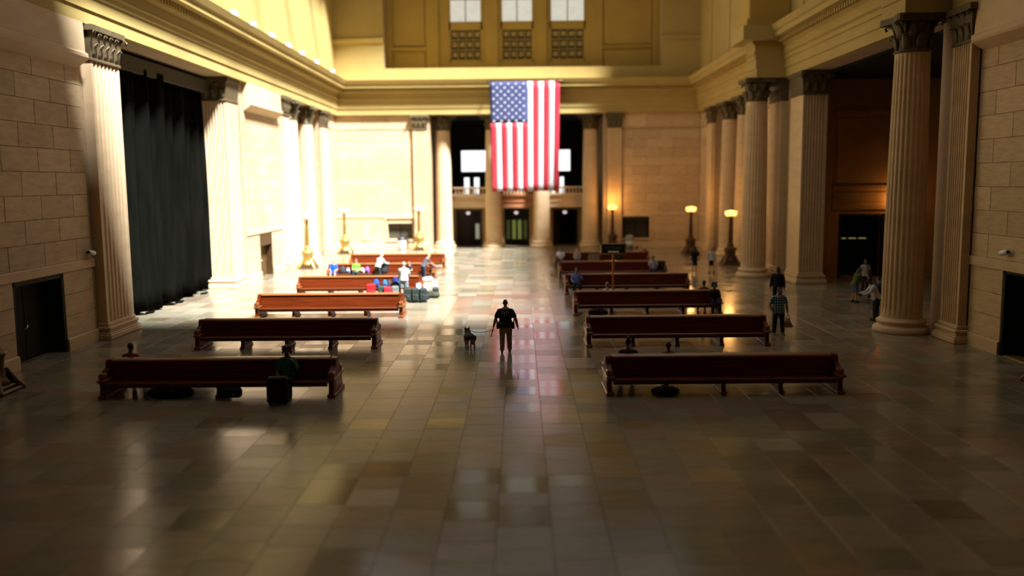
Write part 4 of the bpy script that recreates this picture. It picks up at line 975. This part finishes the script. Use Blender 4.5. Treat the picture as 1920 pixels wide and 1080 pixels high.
bag = thing('carrier_bag', 'small brown and white bag hanging from the plaid-shirted man\'s hand', 'bag', (hw.x, hw.y - .0, hw.z - .48), 0)
part('body', MB().hull([(sx * a, sy * .07, z) for z, a in ((0, .17), (.05, .18), (.22, .08)) for sx in (-1, 1) for sy in (-1, 1)]), cloth((.30, .15, .05)), bag)
part('upper_part', MB().hull([(sx * a, sy * b_, z) for z, a, b_ in ((.2, .085, .06), (.34, .07, .03)) for sx in (-1, 1) for sy in (-1, 1)]), cloth((.6, .6, .58)), bag)
part('handle', MB().tube([(-.06, 0, .32), (-.03, 0, .46), (.03, 0, .46), (.06, 0, .32)], .012, 6), cloth((.6, .6, .58)), bag)

person('long-haired person in black standing in the passage behind the plaid-shirted man', (11.8, 40.2, 0), DN - .5, 1.80, bulk=1.15, skin=SKIND, hair=BLK, style='long', top=(.012, .012, .012), sleeve='long', bcol=(.012, .012, .014))
person('woman in a black dress walking away on the far right of the benches', (10.95, 55.2, 0), -.15, 1.62, bulk=1.1, skin=SKIN, hair=BLK, style='bob', top=(.012, .012, .014), bottom='skirt', bcol=(.012, .012, .014), sleeve='short', legL=((-.03, -.12, -1), (0, -.3, -1)), legR=((.03, .2, -1), (0, -.05, -1)), dress=True, fingers=False)
person('woman in a white blouse and black skirt walking beside the one in the black dress', (12.0, 55.1, 0), .1, 1.64, bulk=.95, skin=SKIN, hair=BLD, style='long', top=(.6, .62, .66), bottom='skirt', bcol=(.012, .012, .014), sleeve='long', legL=((-.03, .18, -1), (0, -.05, -1)), legR=((.03, -.12, -1), (0, -.3, -1)), fingers=False)
person('woman in an olive top and denim shorts bending by the dark wheelchair', (15.75, 41.3, 0), -pi / 2 + .2, 1.64, bulk=1.1, skin=SKIN, hair=BLK, style='long', top=(.11, .12, .03), sleeve='long', bottom='shorts', bcol=(.10, .15, .30), lean=18, nod=15, armL=((0, .5, -.8), (0, .9, -.3)), armR=((0, .5, -.8), (0, .9, -.3)))
person('person in a white top standing in the dark lobby behind the wheelchair', (17.75, 45.2, 0), DN, 1.66, skin=SKIND, hair=BLK, style='bob', top=(.5, .5, .46), sleeve='short', bcol=(.02, .02, .02))
person('man in a white shirt and black apron bending forward beside the massive column', (14.6, 35.9, 0), pi / 2 - .1, 1.80, bulk=1.12, skin=SKIND, hair=BLK, top=(.55, .55, .60), sleeve='long', bcol=(.02, .025, .03), shoe=(.10, .045, .02), lean=22, nod=18, armL=((0, .6, -.8), (.1, .9, -.3)), armR=((0, .6, -.8), (-.1, .9, -.3)))
wc = thing('wheelchair', 'dark wheelchair turned to the lobby with someone in blue seated in it', 'wheelchair', (16.45, 40.3, 0), .3)
for s in (-1, 1):
    wl_ = part('wheel', MB().tube([(s * .3, .30 * cos(a), .31 + .30 * sin(a)) for a in [i * pi / 12 for i in range(25)]], .022, 6, caps=False), BLACKP, wc)
    for q in range(6): part('spoke', MB().tube([(s * .3, 0, .31), (s * .3, .29 * cos(q * pi / 3), .31 + .29 * sin(q * pi / 3))], .006, 5), CHROME, wl_)
    part('caster', MB().tube([(s * .24, .42 + .08 * cos(a), .10 + .08 * sin(a)) for a in [i * pi / 6 for i in range(13)]], .018, 6, caps=False), BLACKP, wc)
    part('armrest', MB().tube([(s * .27, -.22, .95), (s * .27, -.2, .70), (s * .27, .22, .70), (s * .27, .26, .5)], .02, 6), BLACKP, wc)
    part('push_handle', MB().tube([(s * .24, -.24, .55), (s * .24, -.26, .92), (s * .24, -.36, .95)], .018, 6), BLACKP, wc)
part('seat', MB().bbox(-.25, .25, -.22, .25, .44, .50, .02), BLACKP, wc); part('backrest', MB().bbox(-.25, .25, -.28, -.23, .48, .92, .02), BLACKP, wc)
part('footrest', MB().bbox(-.2, .2, .46, .62, .12, .15, .01), CHROME, wc)
person('seated person in blue in the wheelchair raising both arms', (16.45, 40.3, 0), .3, 1.55, sit=.50, skin=SKIN, hair=BRN, top=(.08, .16, .42), armL=((-.5, .4, .3), (-.3, .3, 1)), armR=((.6, .4, .3), (.3, .2, 1)), bcol=(.02, .02, .02), legL=((-.1, 1, 0), (0, .35, -1)), legR=((.1, 1, 0), (0, .35, -1)))

def row(side, k): return ROWS[k] + BD + (.25 if side == 'R' and k > 1 else 0)
LAP = dict(armL=((-.18, .35, -1), (.35, .8, -.25)), armR=((.18, .35, -1), (-.35, .8, -.25)))
ST = .46
def sitter(label, x, side, k, nearside=True, h=1.72, **kw):
    kw2 = dict(LAP); kw2.update(kw)
    return person(label, (x, row(side, k) + (-.36 if nearside else .36), 0), (DN if nearside else 0) + kw2.pop('rz', 0), h, sit=ST, fingers=kw2.pop('fingers', False), **kw2)
sitter('man in a red shirt seated behind the nearest left bench, only his head showing', -11.05, 'L', 0, False, skin=SKIND, hair=BLK, style='shaved', top=(.30, .03, .05), h=1.78)
sitter('curly-haired person in a green top seated on the nearest left bench, facing this way', -6.42, 'L', 0, True, h=1.80, skin=SKIND, hair=BRN, style='curly', top=(.02, .20, .12), bcol=(.012, .012, .012), armR=((.25, .3, -1), (-.2, .5, -.4)), armL=((-.30, .25, -.9), (.25, .35, .95)), fingers=True)
sitter('woman with a topknot seated behind the nearest right bench, seen from behind', 3.02, 'R', 0, False, h=1.80, hair=BLK, style='bun', skin=SKIND, top=(.02, .02, .03), bulk=1.15)
sitter('small dark head showing above the nearest right bench, right of the topknot', 4.15, 'R', 0, False, h=1.58, hair=BLK, skin=SKIND, top=(.02, .02, .02))
sitter('person seen from behind above the right end of the third right bench', 8.15, 'R', 2, False, h=1.76, hair=BLK, skin=SKIND, top=(.05, .025, .015))
sitter('grey-haired person in a white collar, head showing above the third right bench', 3.86, 'R', 2, False, h=1.68, hair=(.25, .22, .17), style='short', top=(.6, .62, .6))
sitter('dark-clothed person with bushy hair on the right end of the third right bench', 8.45, 'R', 2, True, h=1.74, hair=BLK, skin=SKIND, style='curly', top=(.02, .018, .014), sleeve='long')
sitter('man in a blue shirt seated on the fourth right bench, hand at chin', 2.92, 'R', 3, True, h=1.78, skin=SKIND, hair=BLK, top=(.17, .24, .62), sleeve='long', bulk=1.1, armL=((-.25, .35, -.8), (.35, .25, .9)), fingers=True, bcol=(.02, .03, .06))
sitter('man in a pale lilac shirt near the right end of the fifth right bench', 7.95, 'R', 4, True, skin=SKIND, hair=BLK, top=(.45, .42, .55), sleeve='short', bulk=1.1)
sitter('man in a white shirt at the aisle end of the farthest right bench', 2.75, 'R', 5, True, skin=SKIND, hair=BLK, top=(.7, .74, .76), bcol=(.05, .06, .08), bulk=1.1)
sitter('woman in a grey vest and jeans on the farthest right bench', 3.86, 'R', 5, True, h=1.68, skin=SKIN, hair=BRN, style='bob', top=(.4, .4, .42), sleeve='none', bcol=(.07, .11, .25))
for x, l, hc in ((7.55, 'first', BLK), (8.0, 'second, pale-shirted', BLK), (8.55, 'third', GRY)): sitter(l + ' of three heads above the right half of the farthest right bench', x, 'R', 5, False, skin=SKIND, hair=hc, top=(.5, .4, .4) if 'second' in l else (.03, .03, .03), group='heads above the farthest right bench')
sitter('boy in a bright blue shirt and shorts at the left end of the luggage party', -11.15, 'L', 4, True, h=1.60, hair=RED_, top=(.01, .09, .50), bottom='shorts', bcol=(.02, .06, .25), shoe=(.6, .6, .6))
sitter('woman in a lime green top reading white papers on the fifth left bench', -9.8, 'L', 4, True, h=1.64, hair=RED_, style='bob', top=(.13, .42, .03), bcol=(.02, .025, .03), nod=25)
person('white-haired man in a pale shirt bending over a black bag at the fifth left bench', (-8.40, 51.75, 0), -.5, 1.72, lean=30, hair=(.7, .68, .62), top=(.55, .60, .68), sleeve='long', bcol=(.03, .035, .03), nod=15, armL=((-.1, .7, -.8), (.3, .9, -.2)), armR=((.1, .7, -.8), (.2, .9, -.2)), fingers=False)
sitter('child with brown hair seated between the standing man and the leaning woman', -6.62, 'L', 4, True, h=1.22, hair=RED_, top=(.02, .02, .02), bcol=(.02, .02, .03), legL=((-.1, 1, -.1), (0, .3, -1)), legR=((.1, 1, -.1), (0, .3, -1)), rz=0)
person('fair-haired woman in dark grey leaning over bags at the fifth left bench', (-5.72, 51.72, 0), -.9, 1.70, lean=34, hair=BLD, style='short', top=(.07, .075, .085), bcol=(.025, .03, .05), armL=((-.5, .5, -.8), (-.2, .7, -.8)), armR=((.1, .7, -.8), (-.1, .8, -.5)), nod=10, fingers=False)
person('man in a pale grey shirt and shorts standing, back turned, among the luggage', (-5.88, 44.15, 0), .05, 1.80, bulk=1.15, hair=GRY, top=(.42, .44, .41), bottom='shorts', bcol=(.16, .18, .19), shoe=(.5, .48, .45), lean=6, armL=((-.2, .4, -1), (.1, .9, -.4)), armR=((.2, .4, -1), (-.1, .9, -.4)))

# ------------------------------------------------------------------ luggage
def suitcase(label, loc, rz, w, h, d, rgb, group=None, handle=0, card=False, wheels=True):
    t = thing('suitcase', label, 'suitcase', loc, rz, group); m = cloth(rgb, .6); b = .05
    part('shell', MB().bbox(-w / 2, w / 2, -d / 2, d / 2, .05, h, b), m, t)
    q = part('front_pocket', MB().bbox(-w * .38, w * .38, -d / 2 - .04, -d / 2 + .02, .12, h * .6, .025), m, t)
    part('zip_pull', MB().ball((w * .2, -d / 2 - .05, h * .5), .018, 6, 5), CHROME, q)
    part('carry_handle', MB().tube([(-.08, 0, h - .01), (-.07, 0, h + .045), (.07, 0, h + .045), (.08, 0, h - .01)], .014, 6), BLACKP, t)
    if wheels:
        for s in (-1, 1): part('wheel', MB().tube([(s * w * .36 - .02, d * .3, .045), (s * w * .36 + .02, d * .3, .045)], .043, 10), BLACKP, t)
        for s in (-1, 1): part('foot', MB().bbox(s * w * .36 - .02, s * w * .36 + .02, -d * .36, -d * .26, 0, .06, .008), BLACKP, t)
    if handle:
        part('pull_handle', MB().tube([(-.11, d * .3, h - .02), (-.11, d * .3, h + handle), (.11, d * .3, h + handle), (.11, d * .3, h - .02)], .012, 6), CHROME, t)
    if card: part('white_sheet', MB().bbox(-.125, .125, d * .3 - .03, d * .3 - .015, h + handle - .42, h + handle - .04, .005), cloth((.5, .52, .54)), t)['label'] = 'white paper sheet fixed to the pull handle'
    return t
def backpack(label, loc, rz, s, rgb, trim=(.03, .03, .03), group=None):
    t = thing('backpack', label, 'backpack', loc, rz, group); m = cloth(rgb)
    b = MB(); b.tube([(0, 0, .07 * s), (0, 0, .25 * s), (0, .01, .42 * s)], [(.17 * s, .12 * s), (.18 * s, .13 * s), (.13 * s, .09 * s)], 14, up=(0, 1, 0))
    link('bag_body', fuse(b, .02, 'bag_body', 2), m, t)
    part('pocket', MB().bbox(-.12 * s, .12 * s, -.18 * s, -.08 * s, .05 * s, .24 * s, .03 * s), cloth(trim), t)
    part('carry_loop', MB().tube([(-.04 * s, .02, .47 * s), (0, .02, .53 * s), (.04 * s, .02, .47 * s)], .012 * s, 6), cloth(trim), t)
    for q in (-1, 1): part('strap', MB().tube([(q * .09 * s, .08 * s, .44 * s), (q * .13 * s, .18 * s, .30 * s), (q * .12 * s, .11 * s, .06 * s)], [(.03 * s, .012 * s)] * 3, 6), cloth(trim), t)
    return t
def duffel(label, loc, rz, L, r, rgb, group=None):
    t = thing('duffel_bag', label, 'bag', loc, rz, group); m = cloth(rgb)
    b = MB().tube([(-L / 2, 0, r), (-L / 4, 0, r * 1.03), (L / 4, 0, r * 1.03), (L / 2, 0, r)], [(r * 1.05, r * .9), (r * 1.15, r), (r * 1.15, r), (r * 1.05, r * .9)], 14, up=(0, 0, 1))
    link('bag_body', fuse(b, .02, 'bag_body', 2), m, t)
    part('zip', MB().box(-L * .4, L * .4, -.015, .015, 2 * r - .01, 2 * r + .012), BLACKP, t)
    for s in (-1, 1): part('handle', MB().tube([(-.13, s * r, r), (-.1, s * r * 1.05, r * 1.7), (0, s * .03, r * 2.35), (.1, s * r * 1.05, r * 1.7), (.13, s * r, r)], .018, 6), BLACKP, t)
    return t
DKG = (.022, .03, .024)
for k, (x, l) in enumerate(((-5.50, 'left of three black suitcases standing at the aisle end of the third left bench'), (-5.12, 'middle of three black suitcases standing at the aisle end of the third left bench'), (-4.74, 'right of three black suitcases, the one nearest the aisle'))):
    suitcase(l, (x, 42.5, 0), .03 * (k - 1), .36, .70, .28, DKG, 'three black suitcases by the aisle')
suitcase('black suitcase in front of the curly-haired person on the nearest left bench', (-6.45, 22.78, 0), .1, .56, .74, .30, (.010, .010, .011))
duffel('green duffel bag lying on the floor at the aisle side of the suitcases', (-4.52, 44.1, 0), .05, .62, .16, (.045, .05, .028))
for x, y, hd, l in ((-5.05, 43.35, .42, 'leftmost of the wheeled cases with white sheets on their handles'), (-4.72, 43.55, .36, 'middle one of the wheeled cases with white sheets on their handles'), (-4.35, 44.75, .46, 'rightmost of the wheeled cases with white sheets on their handles')):
    suitcase(l, (x, y, 0), .15, .32, .45, .22, DKG, 'wheeled cases with white sheets', hd, True)
suitcase('bright red bag on the left end of the row of luggage', (-7.58, 44.2, 0),   .1, .44, .74, .30, (.55, .01, .015))
suitcase('dark green bag with white things on top, second in the luggage row', (-7.0, 44.15, 0), -.1, .40, .64, .28, (.03, .055, .045))
suitcase('small red bag with a white label in the luggage row', (-6.68, 43.95, 0), .05, .40, .62, .26, (.52, .02, .03))
suitcase('grey bag at the feet of the standing man', (-6.32, 44.05, 0), .15, .36, .64, .26, (.13, .15, .13), wheels=False)
for nm, l, x, y, z, s, c in (('backpack', 'royal blue backpack lying on the bench seat behind the red bag', -7.45, 45.12, .46, .85, (.015, .07, .38)), ('backpack', 'bright blue backpack on the bench seat beside the royal blue one', -7.0, 45.12, .46, .75, (.02, .16, .60)),
        ('backpack', 'brown backpack on the bench seat between the blue ones', -6.78, 45.18, .46, .72, (.06, .04, .03)), ('backpack', 'navy backpack standing upright on the bench seat', -6.46, 45.12, .46, 1.05, (.02, .025, .16)),
        ('backpack', 'teal backpack with pale straps on the bench seat nearest the standing man', -6.16, 45.12, .46, .95, (.07, .20, .24)), ('backpack', 'tall black backpack leaning beside the standing man', -6.42, 44.62, 0, 1.6, (.012, .012, .012)),
        ('backpack', 'dark grey backpack on the bench beside the boy in blue', -10.62, 52.3, .46, .9, (.04, .045, .05)), ('backpack', 'pale blue backpack on the bench beside the dark grey one', -10.3, 52.3, .46, .65, (.30, .42, .60)),
        ('backpack', 'purple backpack on the bench right of the woman in lime green', -9.15, 52.3, .46, .75, (.35, .10, .55)), ('backpack', 'white bag on the bench right next to the woman in lime green', -9.42, 52.25, .46, .65, (.75, .73, .72)),
        ('backpack', 'dark bag on the bench in front of the leaning woman', -5.25, 52.3, .46, .8, (.02, .02, .024)), ('backpack', 'big black bag held by the white-haired man at the bench', -8.08, 52.2, .46, 1.25, (.014, .014, .014)),
        ('backpack', 'dark backpack beside the man in pale lilac on the fifth right bench', 8.5, 52.55, .46, 1.0, (.015, .015, .016)), ('backpack', 'black bag under the sign on the farthest right bench', 6.7, 59.55, .46, 1.1, (.012, .012, .012))):
    backpack(l, (x, y, z), .2 * math.sin(x * 9), s, c)
duffel('white pillow-like bag on the floor by the end of the fifth left bench', (-5.45, 51.55, 0), .1, .42, .14, (.78, .80, .80))
duffel('black duffel bag under the third right bench near its left end', (3.35, 37.75, 0), .1, .6, .15, (.014, .014, .014))
duffel('black duffel bag under the nearest right bench', (3.9, 23.35, 0), 0, .55, .13, (.014, .014, .014))
duffel('dark duffel bag under the nearest left bench, left of its middle', (-9.6, 23.5, 0), .05, 1.0, .15, (.014, .014, .014))
suitcase('black suitcase under the nearest left bench beside its middle leg', (-7.9, 23.35, 0), 0, .6, .32, .2, (.014, .014, .014), wheels=False)
bl = thing('ball', 'small blue ball-like pouch at the foot of the grey bag', 'pouch', (-6.05, 43.75, .09))
part('pouch_body', MB().ball((0, 0, 0), (.11, .1, .09), 12, 8), cloth((.03, .2, .7)), bl); part('tie', MB().tube([(0, 0, .07), (0, .01, .13)], [.02, .035], 6), cloth((.03, .2, .7)), bl)
sh_ = tag(part('paper_sheet', MB().bbox(-.16, .16, -.11, .11, 0, .02, .006), cloth((.8, .8, .8)), None, (-9.8, 51.95, .70), (radians(-25), 0, 0)), 'white papers on the lap of the woman in lime green', 'paper')
crd = thing('cardboard_box', 'pale box on the farthest right bench below the post sign', 'box', (5.0, 59.55, .46), .1)
part('carton', MB().bbox(-.36, .36, -.2, .2, 0, .36, .01), cloth((.30, .22, .17)), crd); part('flap', MB().box(-.36, .36, -.2, -.19, .36, .46), cloth((.30, .22, .17)), crd)
